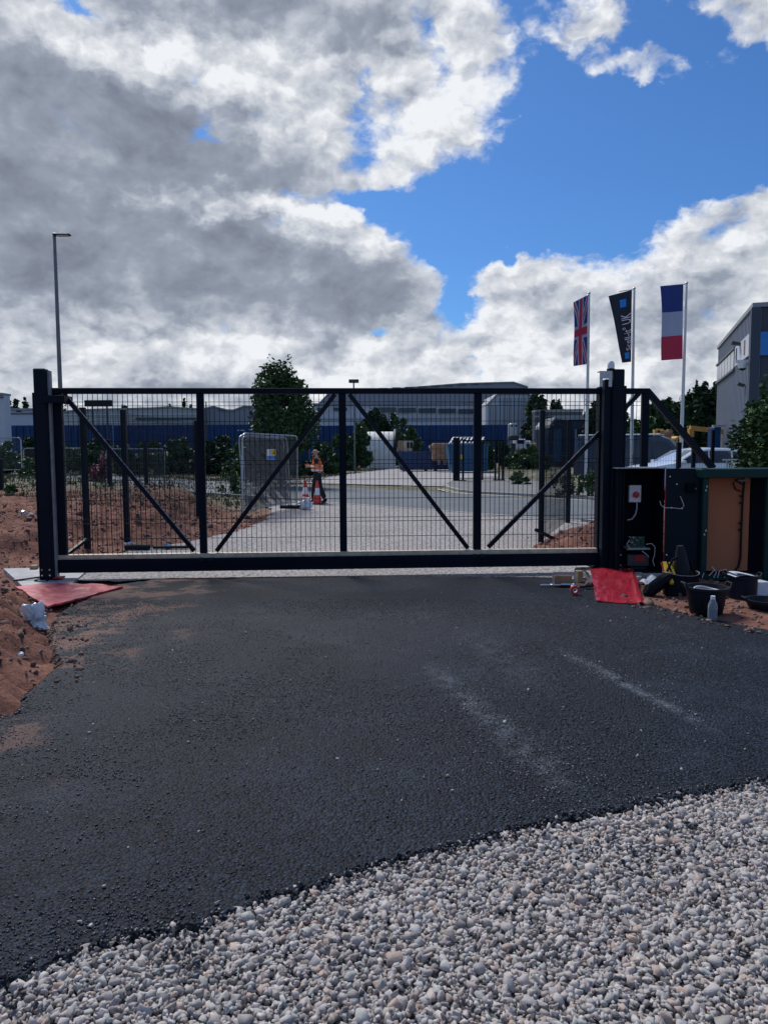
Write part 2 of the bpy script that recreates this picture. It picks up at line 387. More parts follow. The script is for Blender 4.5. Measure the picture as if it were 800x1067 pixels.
def raw_mesh(name, V, Fc, material, tone=None, smooth=False):
    "fast route for big numpy meshes; Fc is an (n,k) array"
    me = bpy.data.meshes.new(name); V = np.asarray(V, dtype=np.float32); Fc = np.asarray(Fc, dtype=np.int32); k = Fc.shape[1]
    c = np.array([V[:, 0].mean(), V[:, 1].mean(), V[:, 2].min()], dtype=np.float32); V = V - c
    me.vertices.add(len(V)); me.vertices.foreach_set('co', V.ravel()); me.loops.add(Fc.size); me.loops.foreach_set('vertex_index', Fc.ravel())
    me.polygons.add(len(Fc)); me.polygons.foreach_set('loop_start', np.arange(0, Fc.size, k, dtype=np.int32)); me.polygons.foreach_set('loop_total', np.full(len(Fc), k, dtype=np.int32))
    me.update(calc_edges=True); me.validate()
    if tone is not None: me.attributes.new('tone', 'FLOAT', 'FACE').data.foreach_set('value', np.asarray(tone, dtype=np.float32))
    me.materials.append(M[material] if isinstance(material, str) else material)
    if smooth: me.polygons.foreach_set('use_smooth', [True] * len(me.polygons))
    o = bpy.data.objects.new(name, me); COL.objects.link(o); o.location = c.tolist(); WM[o.name] = Matrix.Translation(o.location)
    return o
def each(name, m, parent, items, T=None, smooth=None):
    'one separate part for every callable in items'
    for fn in items: b_ = MB(T); fn(b_); b_.build(name, m, parent, smooth=smooth)
def reparent(o, parent):
    loc = Vector(o.location); o.parent = parent; o.location = WM[parent.name].inverted() @ loc; o.rotation_euler = (0, 0, -WM[parent.name].to_euler().z)
    return o
def onplane(px, py, O, ux):
    "distance along ux and height where the photo's pixel meets the upright plane through O"
    d = ray(px, py); O = Vector(O); ux = Vector(ux); n = Vector((-ux.y, ux.x, 0))
    t = (O - CAM).dot(n) / d.dot(n); p = CAM + d * t
    return (p - O).dot(ux), p.z
nprng = np.random.default_rng(11)
def leaf_cloud(n, clumps, size, flat=.6):
    "n leaf-sized quads spread through clumps [(x,y,z,rx,ry,rz)...]"
    cl = np.array(clumps); vol = cl[:, 3] * cl[:, 4] * cl[:, 5]; idx = nprng.choice(len(cl), n, p=vol / vol.sum())
    d = nprng.normal(size=(n, 3)); d /= np.linalg.norm(d, axis=1)[:, None]; rr = nprng.random(n) ** .42
    P = cl[idx, :3] + d * rr[:, None] * cl[idx, 3:]
    a = nprng.normal(size=(n, 3)); a[:, 2] *= flat; a /= np.linalg.norm(a, axis=1)[:, None]
    b = np.cross(a, nprng.normal(size=(n, 3))); b /= np.linalg.norm(b, axis=1)[:, None]
    s = size * (.6 + .8 * nprng.random(n))[:, None]
    V = np.stack([P - a * s, P + b * s * .55, P + a * s, P - b * s * .55], 1).reshape(-1, 3)
    Fc = np.arange(4 * n).reshape(n, 4)
    ctone = nprng.random(len(cl)) * .5
    tone = np.clip(ctone[idx] + nprng.random(n) * .5 , 0, 1)
    return V, Fc, tone
def plant(name, label, cat, loc, h, w, mt='leaf_mid', n=2500, size=.12, trunk=.25, nclump=26, shape='round', group=None, tr=.06, dep=None, seed=0):
    loc = Vector(loc); dep = dep or w; rs = random.Random(seed + int(loc.x * 10) + int(loc.y))
    root = thing(name, label, cat, loc, 0, group)
    cl = []; z0 = h * trunk
    for k in range(nclump):
        t = rs.random(); zz = z0 + (h - z0) * (.08 + .86 * t)
        prof = {'round': math.sqrt(max(.05, 1 - (2 * t - .9) ** 2 * .75)), 'cone': max(.12, 1.05 - t), 'low': 1 - .35 * t, 'oval': 1 - .6 * abs(2 * t - 1) ** 2.6, 'spire': max(.15, math.sin(math.pi * min(1, .15 + .85 * (1 - t)) ) * .8 + .15)}[shape]
        ang = rs.random() * 6.283; q = math.sqrt(rs.random()) * prof * .8
        cs = (h - z0) * rs.uniform(.12, .21)
        cl.append((loc.x + math.cos(ang) * q * w / 2, loc.y + math.sin(ang) * q * dep / 2, loc.z + zz, w * .5 * rs.uniform(.26, .42) * max(.45, prof), dep * .5 * rs.uniform(.26, .42) * max(.45, prof), cs))
    V, Fc, tone = leaf_cloud(n, cl, size)
    V[:, 2] = np.maximum(V[:, 2], loc.z + .01)
    reparent(raw_mesh('crown' if trunk > .12 else 'foliage', V, Fc, mt, tone), root)
    if tr:
        tb = MB(); tp = Vector((loc.x + w * .03, loc.y, loc.z + h * .72))
        tb.tube([loc - Vector((0, 0, .05)), loc.lerp(tp, .4) + Vector((w * .02, 0, 0)), tp], [tr, tr * .75, tr * .25], 7)
        for c in cl[::3][:8]:
            p = loc.lerp(tp, rs.uniform(.35, .85)); tb.tube([p, (p + Vector(c[:3])) / 2 + Vector((0, 0, h * .02)), Vector(c[:3])], [tr * .45, tr * .3, tr * .1], 5)
        tb.build('trunk' if trunk > .12 else 'stem', 'bark', root, smooth=True)
    return root
# ---------------------------------------------------------------- the ground
def poly_sd(px, py, poly):
    "signed distance (positive inside) of arrays of points to a polygon"
    P = np.array(poly, float); n = len(P); d = np.full(px.shape, 1e9); ins = np.zeros(px.shape, bool)
    for i in range(n):
        a, b = P[i], P[(i + 1) % n]; e = b - a; wx, wy = px - a[0], py - a[1]
        t = np.clip((wx * e[0] + wy * e[1]) / (e @ e), 0, 1); d = np.minimum(d, np.hypot(wx - t * e[0], wy - t * e[1]))
        c = (a[1] <= py) != (b[1] <= py)
        with np.errstate(divide='ignore', invalid='ignore'):
            xi = a[0] + (py - a[1]) / (b[1] - a[1] if b[1] != a[1] else 1e-9) * e[0]
        ins ^= c & (px < xi)
    return np.where(ins, d, -d)
def ss(x): x = np.clip(x, 0, 1); return x * x * (3 - 2 * x)
_tab = nprng.random((256, 256))
def vnoise(x, y):
    xi, yi = np.floor(x).astype(int), np.floor(y).astype(int); fx, fy = ss(x - xi), ss(y - yi)
    g = lambda a, b: _tab[a % 256, b % 256]
    return (g(xi, yi) * (1 - fx) + g(xi + 1, yi) * fx) * (1 - fy) + (g(xi, yi + 1) * (1 - fx) + g(xi + 1, yi + 1) * fx) * fy
def fbm(x, y, f=1.0, o=4, g=.5):
    s = np.zeros(np.shape(x)); a = 1.0; t = 0
    for k in range(o): s = s + a * vnoise(x * f + 17.3 * k, y * f - 9.1 * k); t += a; a *= g; f *= 2.03
    return s / t
BANK = [(-400, 10.4), (-5.5, 10.35), (-4.9, 10.9), (-4.5, 12.0), (-4.0, 13.0), (-3.6, 14.2), (-3.35, 16.5), (-3.5, 19), (-4.6, 24), (-9, 29.6), (-20, 42), (-60, 85), (-400, 400)]
W2 = lambda px, py: tuple(gp(px, py).xy)
MOUND = [W2(38, 636), W2(50, 655), W2(44, 680), W2(36, 706), W2(8, 742), W2(-60, 770), W2(-170, 800), W2(-400, 820), (-9, 4.0), (-9, 9.9), (-5.6, 9.9), (-5.0, 9.0), (-4.35, 8.45)]
SPOIL = [W2(548, 575), W2(556, 562), (3.0, 13.8), (4.4, 14.6), (6.0, 13.6), (6.2, 11.6), (4.2, 10.9), (3.0, 10.8)]
SOILR = [W2(612, 606), W2(640, 614), W2(668, 627), W2(706, 640), W2(760, 650), W2(800, 659), W2(920, 688), (7, 7.2), (7, 9.0), (3.0, 9.1)]
def gh(x, y):
    "ground height"
    x = np.asarray(x, float); y = np.asarray(y, float)
    wob = (fbm(x, y, .9, 4) - .5)
    b = poly_sd(x, y, BANK); near = (np.abs(x) < 30) & (y < 60)
    z = .62 * ss((b + wob * 1.0) / 2.6)
    z = z + np.where(b > 0, (fbm(x, y, 1.7, 5, .6) - .5) * .42 * ss(b / 1.2) * ss((40 - y) / 15), 0)
    m = poly_sd(x, y, MOUND) + .32; z = z + .50 * ss((m + wob * .5) / 1.4) + np.where(m > 0, (fbm(x, y, 3.1, 6, .68) - .5) * .40 * ss(m / .5), 0)
    s = poly_sd(x, y, SPOIL); z = z + .42 * ss((s + wob * .4) / 1.2) + np.where(s > 0, (fbm(x, y, 3.5, 4, .6) - .5) * .16, 0)
    r_ = poly_sd(x, y, SOILR); z = z + .062 * ss((r_ + .12 + wob * .5) / .3)
    rg = (fbm(x, y, 5.0, 4, .6) - .5) * .05 * near
    # the car park to the right stands a little higher
    z = z + .25 * ss((x - 7.5) / 3) * ss((y - 14.5) / 4)
    # ground falls away under the road and yard sheets
    return z - .035 + rg
def axis(lo, hi, step, far, g=1.13):
    a = list(np.arange(lo, hi + 1e-6, step)); s = step
    while a[-1] < far[1]: s *= g; a.append(a[-1] + s)
    s = step
    while a[0] > far[0]: s *= g; a.insert(0, a[0] - s)
    return np.array(a)
gx_ = axis(-9.0, 7.0, .05, (-1800, 1800)); gy_ = axis(4.5, 20, .055, (-300, 2600))
X, Y = np.meshgrid(gx_, gy_); Z = gh(X, Y)
nx, ny = len(gx_), len(gy_)
V = np.stack([X.ravel(), Y.ravel(), Z.ravel()], 1)
I = np.arange(nx * ny).reshape(ny, nx); Fc = np.stack([I[:-1, :-1].ravel(), I[:-1, 1:].ravel(), I[1:, 1:].ravel(), I[1:, :-1].ravel()], 1)
cx, cy = V[Fc].mean(1)[:, 0], V[Fc].mean(1)[:, 1]
sdb = poly_sd(cx, cy, BANK)
# 0 = bare red soil, 1 = weeds and stony grass
tone = ss((cy - 17.5 + (fbm(cx, cy, .35, 4) - .5) * 7 + np.where(cx > -3, -4, 0)) / 7)
def ground_mat():
    m = bpy.data.materials.new('earth'); m.use_nodes = True; t = m.node_tree; l = t.links; b = t.nodes['Principled BSDF']
    b.inputs['Roughness'].default_value = .95; b.inputs['Specular IOR Level'].default_value = .2
    tcn = t.nodes.new('ShaderNodeTexCoord')
    def nz(s, d=6, r_=.6):
        n = t.nodes.new('ShaderNodeTexNoise'); n.inputs['Scale'].default_value = s; n.inputs['Detail'].default_value = d; n.inputs['Roughness'].default_value = r_; l.new(tcn.outputs['Object'], n.inputs['Vector']); return n.outputs[0]
    def ramp(src, els):
        r_ = t.nodes.new('ShaderNodeValToRGB'); l.new(src, r_.inputs[0]); e = r_.color_ramp.elements
        e[0].position, e[0].color = els[0][0], (*els[0][1], 1); e[1].position, e[1].color = els[-1][0], (*els[-1][1], 1)
        for p, c_ in els[1:-1]: q = e.new(p); q.color = (*c_, 1)
        return r_.outputs[0]
    soil = ramp(nz(2.2), [(.28, (.115, .052, .040)), (.5, (.215, .100, .075)), (.72, (.32, .170, .13))])
    fine = ramp(nz(38, 5, .7), [(.3, (.55, .55, .55)), (.7, (1.25, 1.2, 1.15))])
    mx = t.nodes.new('ShaderNodeMix'); mx.data_type = 'RGBA'; mx.blend_type = 'MULTIPLY'; mx.inputs[0].default_value = 1; l.new(soil, mx.inputs[6]); l.new(fine, mx.inputs[7])
    weed = ramp(nz(1.3, 8, .7), [(.33, (.045, .055, .028)), (.46, (.085, .09, .045)), (.55, (.17, .155, .12)), (.7, (.20, .17, .14))])
    mg = t.nodes.new('ShaderNodeMix'); mg.data_type = 'RGBA'
    a = t.nodes.new('ShaderNodeAttribute'); a.attribute_name = 'tone'; l.new(a.outputs['Fac'], mg.inputs[0]); l.new(mx.outputs[2], mg.inputs[6]); l.new(weed, mg.inputs[7])
    l.new(mg.outputs[2], b.inputs['Base Color'])
    bp = t.nodes.new('ShaderNodeBump'); bp.inputs['Strength'].default_value = .9; bp.inputs['Distance'].default_value = .03; l.new(nz(24, 8, .7), bp.inputs['Height']); l.new(bp.outputs[0], b.inputs['Normal'])
    return m
M['earth'] = ground_mat()
ground = struct(raw_mesh('ground', V, Fc, 'earth', tone, smooth=True))

def aggregate(name, cell, cols, rough, bumpd, dust=None, spec=.5, var=.5, big=(.8, 1.15), lines=()):
    "crushed stone or asphalt: one tone for each grain, gaps between grains, soft large patches"
    m = bpy.data.materials.new(name); m.use_nodes = True; t = m.node_tree; l = t.links; b = t.nodes['Principled BSDF']
    b.inputs['Roughness'].default_value = rough; b.inputs['Specular IOR Level'].default_value = spec
    g_ = t.nodes.new('ShaderNodeNewGeometry')
    def vor(s, feat='F1'):
        v = t.nodes.new('ShaderNodeTexVoronoi'); v.feature = feat; v.inputs['Scale'].default_value = s; l.new(g_.outputs['Position'], v.inputs['Vector']); return v
    def nz(s, d=4, r_=.6):
        n = t.nodes.new('ShaderNodeTexNoise'); n.inputs['Scale'].default_value = s; n.inputs['Detail'].default_value = d; n.inputs['Roughness'].default_value = r_; l.new(g_.outputs['Position'], n.inputs['Vector']); return n.outputs[0]
    def mr(src, a_, b_, lo, hi):
        n = t.nodes.new('ShaderNodeMapRange'); l.new(src, n.inputs[0])
        for i, x in enumerate((a_, b_, lo, hi)): n.inputs[i + 1].default_value = x
        return n.outputs[0]
    def mm(op, a_, b_):
        n = t.nodes.new('ShaderNodeMath'); n.operation = op
        for i, x in enumerate((a_, b_)):
            if isinstance(x, (int, float)): n.inputs[i].default_value = x
            else: l.new(x, n.inputs[i])
        return n.outputs[0]
    v = vor(cell); sp = t.nodes.new('ShaderNodeSeparateXYZ'); l.new(v.outputs['Color'], sp.inputs[0])
    r_ = t.nodes.new('ShaderNodeValToRGB'); l.new(sp.outputs[0], r_.inputs[0]); e = r_.color_ramp.elements
    e[0].color = (*cols[0], 1); e[1].color = (*cols[-1], 1)
    for i, c_ in enumerate(cols[1:-1]): q = e.new((i + 1) / (len(cols) - 1)); q.color = (*c_, 1)
    gap = mr(v.outputs['Distance'], .35, .75, 1, 1 - var)
    pat = mr(nz(.55, 6, .65), .3, .7, *big)
    sc = mm('MULTIPLY', gap, pat)
    mx = t.nodes.new('ShaderNodeVectorMath'); mx.operation = 'SCALE'; l.new(r_.outputs[0], mx.inputs[0]); l.new(sc, mx.inputs['Scale'])
    out = mx.outputs[0]
    if dust:
        fac = mr(nz(1.1, 8, .72), dust[1], dust[2], 0, dust[3])
        sp2 = t.nodes.new('ShaderNodeSeparateXYZ'); l.new(g_.outputs['Position'], sp2.inputs[0])
        for (ax_, ay, bx_, by, wd, st) in lines:           # dusty wheel tracks
            ln = math.hypot(bx_ - ax_, by - ay); ux, uy = (bx_ - ax_) / ln, (by - ay) / ln
            al = mm('ADD', mm('MULTIPLY', mm('SUBTRACT', sp2.outputs[0], ax_), ux), mm('MULTIPLY', mm('SUBTRACT', sp2.outputs[1], ay), uy))
            ac = mm('ABSOLUTE', mm('ADD', mm('MULTIPLY', mm('SUBTRACT', sp2.outputs[0], ax_), -uy), mm('MULTIPLY', mm('SUBTRACT', sp2.outputs[1], ay), ux)), 0)
            inside = mm('MULTIPLY', mr(al, -.2, .3, 0, 1), mr(al, ln - .4, ln + .2, 1, 0))
            s_ = mm('MULTIPLY', mm('MULTIPLY', mr(ac, 0, wd, 1, 0), inside), mr(nz(7, 6, .75), .42, .62, 0, st))
            fac = mm('MAXIMUM', fac, s_)
        fac = mm('MULTIPLY', fac, mr(nz(34, 4, .7), .35, .6, .25, 1))
        dm = t.nodes.new('ShaderNodeMix'); dm.data_type = 'RGBA'; l.new(fac, dm.inputs[0]); l.new(out, dm.inputs[6]); dm.inputs[7].default_value = (*dust[0], 1); out = dm.outputs[2]
    if name == 'asphalt':
        side = mm('MAXIMUM', mr(sp2.outputs[0], -1.3, -2.6, 0, 1), mm('MULTIPLY', mr(sp2.outputs[0], 1.6, 2.6, 0, .9), mr(sp2.outputs[1], 6.8, 8.4, 0, 1)))
        sf = mm('MULTIPLY', mr(mm('ADD', nz(2.1, 7, .7), mm('MULTIPLY', side, .17)), .63, .70, 0, .85), side)
        sm = t.nodes.new('ShaderNodeMix'); sm.data_type = 'RGBA'; l.new(sf, sm.inputs[0]); l.new(out, sm.inputs[6]); sm.inputs[7].default_value = (.17, .095, .075, 1); out = sm.outputs[2]
    l.new(out, b.inputs['Base Color'])
    h1 = mm('MULTIPLY', v.outputs['Distance'], -1.0)
    h = mm('ADD', h1, mm('MULTIPLY', sp.outputs[1], .6))
    bp = t.nodes.new('ShaderNodeBump'); bp.inputs['Strength'].default_value = 1; bp.inputs['Distance'].default_value = bumpd; l.new(h, bp.inputs['Height']); l.new(bp.outputs[0], b.inputs['Normal'])
    M[name] = m
tr1 = (gp(585, 682), gp(735, 762)); tr2 = (gp(450, 700), gp(600, 835)); tr3 = (gp(490, 660), gp(560, 720))
aggregate('asphalt', 70, [(.003, .005, .010), (.007, .012, .023), (.012, .020, .036), (.004, .008, .016), (.023, .035, .060), (.008, .013, .025)], .65, .0075, ((.10, .12, .15), .52, .85, .34), .15, .7, (.65, 1.5),
          lines=[(tr1[0].x, tr1[0].y, tr1[1].x, tr1[1].y, .075, 1.6), (tr2[0].x, tr2[0].y, tr2[1].x, tr2[1].y, .14, 1.1), (tr3[0].x, tr3[0].y, tr3[1].x, tr3[1].y, .3, .5)])
aggregate('gravel', 30, [(.30, .29, .29), (.46, .44, .44), (.37, .355, .355), (.56, .54, .54), (.42, .37, .35), (.50, .49, .50)], .9, .012, ((.26, .18, .15), .47, .72, .6), .3, .6, (.8, 1.1))
aggregate('road_surface', 60, [(.10, .12, .14), (.13, .15, .17), (.12, .135, .155)], .8, .002, ((.2, .2, .2), .6, .9, .4), .3, .2)
aggregate('yard_surface', 40, [(.30, .285, .29), (.36, .34, .345), (.33, .31, .32)], .85, .003, ((.2, .17, .15), .55, .85, .5), .3, .2)
aggregate('kerb_stone', 90, [(.34, .33, .31), (.42, .41, .39)], .85, .002, None, .3, .15)
aggregate('pavement', 70, [(.16, .165, .17), (.21, .21, .215)], .9, .002, ((.15, .14, .10), .5, .8, .6), .3, .2)

def sheet(name, pts, z, m, jit=0.0, step=.12, drop=0.0, out=.05, kind=True, seed=3):
    "a flat sheet with an uneven outline; drop lets its rim fall to the ground"
    rs = random.Random(seed); P = [Vector((p[0], p[1])) for p in pts]; Q = []
    for i, a in enumerate(P):
        b = P[(i + 1) % len(P)]; n = max(1, min(160, int((b - a).length / step))) if jit else 1
        for k in range(n):
            q = a.lerp(b, k / n); d = (b - a).normalized(); nn = Vector((d.y, -d.x))
            o = (fbm(np.array([q.x]), np.array([q.y]), 2.3, 5, .65)[0] - .5) * jit * 2 + rs.uniform(-.15, .15) * jit
            Q.append(q + nn * o)
    bm = bmesh.new(); vs = [bm.verts.new((q.x, q.y, z)) for q in Q]
    ed = [bm.edges.new((vs[i], vs[(i + 1) % len(vs)])) for i in range(len(vs))]
    bmesh.ops.triangle_fill(bm, edges=ed, use_beauty=True)
    if drop:
        area = sum(Q[i].x * Q[(i + 1) % len(Q)].y - Q[(i + 1) % len(Q)].x * Q[i].y for i in range(len(Q)))
        sg = 1 if area > 0 else -1; low = []
        for i, q in enumerate(Q):
            d = (Q[(i + 1) % len(Q)] - Q[i - 1]).normalized(); nn = Vector((d.y, -d.x)) * sg
            q2 = q + nn * (out * rs.uniform(.5, 1.5)); low.append(bm.verts.new((q2.x, q2.y, z - drop)))
        for i in range(len(Q)):
            try: bm.faces.new((vs[i], vs[(i + 1) % len(Q)], low[(i + 1) % len(Q)], low[i]))
            except Exception: pass
    bmesh.ops.recalc_face_normals(bm, faces=bm.faces)
    me = bpy.data.meshes.new(name); bm.to_mesh(me); bm.free(); me.materials.append(M[m])
    o = bpy.data.objects.new(name, me); COL.objects.link(o); WM[o.name] = Matrix()
    # faces must look up
    up_ = sum(p.normal.z * p.area for p in me.polygons)
    if up_ < 0: me.flip_normals()
    return struct(o) if kind else o
g2 = lambda px, py: tuple(gp(px, py).xy)
EDGE = [g2(-60, 1050), g2(0, 1032), g2(60, 1006), g2(110, 990), g2(200, 967), g2(300, 936), g2(400, 908), g2(480, 887), g2(560, 866), g2(640, 848), g2(720, 832), g2(800, 817), g2(900, 800), g2(1150, 765)]
APH = EDGE + [g2(1150, 720), g2(900, 690), g2(800, 661), g2(760, 652), g2(710, 642), g2(670, 630), g2(640, 616), g2(600, 606), g2(560, 604), g2(400, 603), g2(250, 604), g2(170, 605), g2(120, 612), g2(75, 634), g2(55, 655), g2(55, 675), g2(66, 695), g2(45, 715), g2(18, 748), g2(-60, 775), g2(-200, 815), (-6, 3.0), (-3.6, 1.6)]
sheet('driveway', APH, .032, 'asphalt', .085, .02, .05, .06)
aggregate('gravel_bed', 55, [(.17, .165, .165), (.28, .27, .27), (.36, .345, .345), (.21, .20, .20)], .9, .012, ((.12, .09, .075), .55, .8, .5), .2, .6, (.8, 1.1))
sheet('gravel_bed', [(-4.5, -3), (5.5, -3), (5.5, 5.2), (2.4, 4.4), (0, 3.3), (-2, 2.6), (-4.5, 2.2)], .002, 'gravel_bed', .05, .1)
sheet('gravel_drive', [(-4.6, 9.3), (4.0, 9.3), (3.2, 10.6), (3.2, 11.6), (2.9, 12.6), (3.6, 14.4), (5.6, 15.8), (6.4, 15.4), (1.0, 21.4), (-2.0, 24.8), (-4.2, 26.6), (-3.6, 22.5), (-2.95, 19.5), (-2.9, 17.5), (-3.1, 15), (-3.5, 13.8), (-4.1, 12.4), (-4.6, 11.2)], .002, 'gravel', .22, .12)
# the road runs from far left to near right; n points across it, away from the camera
rd = Vector((1, -1.1)).normalized(); rn = Vector((1.1, 1)).normalized()
NE = Vector((0, 22.4))
def rpt(s, t): p = NE + rd * s + rn * t; return (p.x, p.y)
sheet('road', [rpt(-160, 0), rpt(160, 0), rpt(160, 7.2), rpt(-160, 7.2)], .004, 'road_surface')
def kerb(name, path, w=.14, h=.12, z=0.0):
    b = MB()
    for a, c_ in zip(path[:-1], path[1:]): b.bar((a[0], a[1], z + h / 2 - .02), (c_[0], c_[1], z + h / 2 - .02), w, h)
    return struct(b.build(name, 'kerb_stone'))
kerb('kerb', [rpt(-3, -.15), rpt(-40, -.15)], h=.08)
kerb('kerb', [rpt(7, -.12), rpt(60, -.12)], h=.08)
for s0, s1 in ((-3, 7),): kerb('kerb', [rpt(s0, -.1), rpt(s1, -.1)], h=.035)
# side road mouth with curved kerbs on its right
isl = [g2(463, 506.5), g2(468, 509.5), g2(480, 512.5), g2(500, 514.6), g2(560, 517.5), g2(620, 521)]
kerb('kerb', isl)
sheet('side_road', [g2(300, 503), g2(463, 507), g2(470, 502.5), g2(476, 499), g2(520, 496), g2(520, 484), g2(425, 486), g2(380, 492), g2(345, 496.5), g2(300, 501)], .012, 'yard_surface')
sheet('yard', [g2(425, 486.5), g2(640, 487.5), g2(800, 477), g2(450, 478.5)], .008, 'yard_surface')
sheet('pavement', isl + [g2(700, 527), g2(700, 512), g2(560, 503), g2(520, 497), g2(476, 500)], .09, 'pavement')
sheet('car_park', [(8.6, 17.5), (30, 14), (60, 45), (30, 60), (9.0, 34), (9, 24)], .245, 'road_surface')

# ---------------------------------------------------------------- loose stone in the foreground
def icos():
    p = (1 + 5 ** .5) / 2
    v = np.array([(-1, p, 0), (1, p, 0), (-1, -p, 0), (1, -p, 0), (0, -1, p), (0, 1, p), (0, -1, -p), (0, 1, -p), (p, 0, -1), (p, 0, 1), (-p, 0, -1), (-p, 0, 1)], float); v /= np.linalg.norm(v[0])
    f = np.array([(0, 11, 5), (0, 5, 1), (0, 1, 7), (0, 7, 10), (0, 10, 11), (1, 5, 9), (5, 11, 4), (11, 10, 2), (10, 7, 6), (7, 1, 8), (3, 9, 4), (3, 4, 2), (3, 2, 6), (3, 6, 8), (3, 8, 9), (4, 9, 5), (2, 4, 11), (6, 2, 10), (8, 6, 7), (9, 8, 1)])
    return v, f
def octa():
    v = np.array([(1, 0, 0), (-1, 0, 0), (0, 1, 0), (0, -1, 0), (0, 0, 1), (0, 0, -1)], float)
    f = np.array([(0, 2, 4), (2, 1, 4), (1, 3, 4), (3, 0, 4), (2, 0, 5), (1, 2, 5), (3, 1, 5), (0, 3, 5)]); return v, f
def rock_kit(k=28):
    "sharp crushed-stone shapes: a block broken along a few random planes"
    out = []; rs = random.Random(5)
    while len(out) < k:
        bm = bmesh.new(); bmesh.ops.create_cube(bm, size=2.2)
        for _ in range(rs.choice((5, 6, 7, 8))):          # flat broken faces
            n_ = Vector((rs.gauss(0, 1), rs.gauss(0, 1), rs.gauss(0, 1))).normalized(); d_ = rs.uniform(.55, .9)
            r_ = bmesh.ops.bisect_plane(bm, geom=bm.verts[:] + bm.edges[:] + bm.faces[:], plane_co=n_ * d_, plane_no=n_, clear_outer=True)
            bmesh.ops.edgeloop_fill(bm, edges=[e for e in r_['geom_cut'] if isinstance(e, bmesh.types.BMEdge)])
        bmesh.ops.triangulate(bm, faces=bm.faces); bm.verts.index_update()
        out.append((np.array([tuple(v.co) for v in bm.verts]), np.array([[v.index for v in f.verts] for f in bm.faces]))); bm.free()
    return out
ROCKS = rock_kit()
def stones(name, P, S, material, base='ico', squash=.62, tone=None, jag=.28):
    n = len(P)
    if base == 'ico':
        Vs, Fs, Ts = [], [], []; off = 0; own = nprng.integers(0, len(ROCKS), n); tn = nprng.random(n) if tone is None else tone
        for k, (v, f) in enumerate(ROCKS):
            i = np.where(own == k)[0]
            if not len(i): continue
            V, Fc = _spread(v, f, P[i], S[i], 0.0); Vs.append(V); Fs.append(Fc + off); off += len(V); Ts.append(np.repeat(tn[i], len(f)))
        return raw_mesh(name, np.concatenate(Vs), np.concatenate(Fs), material, np.concatenate(Ts))
    v, f = octa(); V, Fc = _spread(v, f, P, S, jag); return raw_mesh(name, V, Fc, material, np.repeat(nprng.random(n) if tone is None else tone, len(f)))
def _spread(v, f, P, S, jag):
    n = len(P)
    V = np.repeat(v[None], n, 0) * (1 + nprng.uniform(-jag, jag, (n, len(v), 1)))
    V = V * np.stack([nprng.uniform(.85, 1.25, n), nprng.uniform(.7, 1.0, n), nprng.uniform(.5, .9, n)], 1)[:, None, :]
    q = nprng.normal(size=(n, 4)); q[:, 1:3] *= .4; q /= np.linalg.norm(q, axis=1)[:, None]; w, x, y, z = q.T
    Rm = np.stack([np.stack([1 - 2 * (y * y + z * z), 2 * (x * y - z * w), 2 * (x * z + y * w)], 1), np.stack([2 * (x * y + z * w), 1 - 2 * (x * x + z * z), 2 * (y * z - x * w)], 1), np.stack([2 * (x * z - y * w), 2 * (y * z + x * w), 1 - 2 * (x * x + y * y)], 1)], 1)
    V = np.einsum('nij,nkj->nki', Rm, V) * S[:, None, None] + P[:, None, :]
    Fc = (f[None] + (np.arange(n) * len(v))[:, None, None]).reshape(-1, 3)
    return V.reshape(-1, 3), Fc
def inside_apron(x, y): return poly_sd(x, y, APH)
n = 150000
x = nprng.uniform(-2.6, 3.6, n); y = nprng.uniform(1.5, 4.6, n)
sd_ = inside_apron(x, y); keep = (sd_ < .015 + .05 * (fbm(x, y, 5, 3) - .45)) & (y < 2.2 + .62 * (x + 2.6) + 1) ; x, y = x[keep], y[keep]
s = np.clip(nprng.lognormal(math.log(.0080), .36, len(x)), .005, .028); z = nprng.uniform(0, .018, len(x)) + .004
stuff(stones('gravel_stones', np.stack([x, y, z], 1), s, 'stone', jag=.42))
# stray pale stones lying on the new asphalt, and dark crumbs spilled over the gravel
n = 230; x = nprng.uniform(-3.5, 4.5, n); y = 2.2 + 6.5 * nprng.random(n) ** 1.7; k = inside_apron(x, y) > .03; x, y = x[k], y[k]
stuff(stones('stray_stones', np.stack([x, y, np.full(len(x), .036)], 1), nprng.uniform(.003, .009, len(x)), 'stone'))
n = 150000; x = nprng.uniform(-3.4, 4.4, n); y = 1.9 + 6.0 * nprng.random(n) ** 1.3; k = (inside_apron(x, y) > -.01) & (nprng.random(n) < np.clip((fbm(x, y, 1.1, 5, .6) - .40) * 5, .10, 1)); x, y = x[k], y[k]
stuff(stones('asphalt_grit', np.stack([x, y, np.full(len(x), .0335)], 1), np.clip(nprng.lognormal(math.log(.0042), .38, len(x)), .0025, .009), 'asphalt_chip', 'octa'))
n = 26000; x = nprng.uniform(-2.6, 3.6, n); y = nprng.uniform(1.6, 4.4, n); d_ = inside_apron(x, y); cl_ = fbm(x, y, 2.6, 4)
k = (d_ < .03) & (nprng.random(n) < np.where(d_ > -.05, .8, np.clip((cl_ - .53) * 6, 0, .8) * np.exp(d_ * 5.0))); x, y = x[k], y[k]
stuff(stones('asphalt_crumbs', np.stack([x, y, nprng.uniform(.028, .044, len(x))], 1), nprng.uniform(.004, .010, len(x)), 'asphalt_chip'))
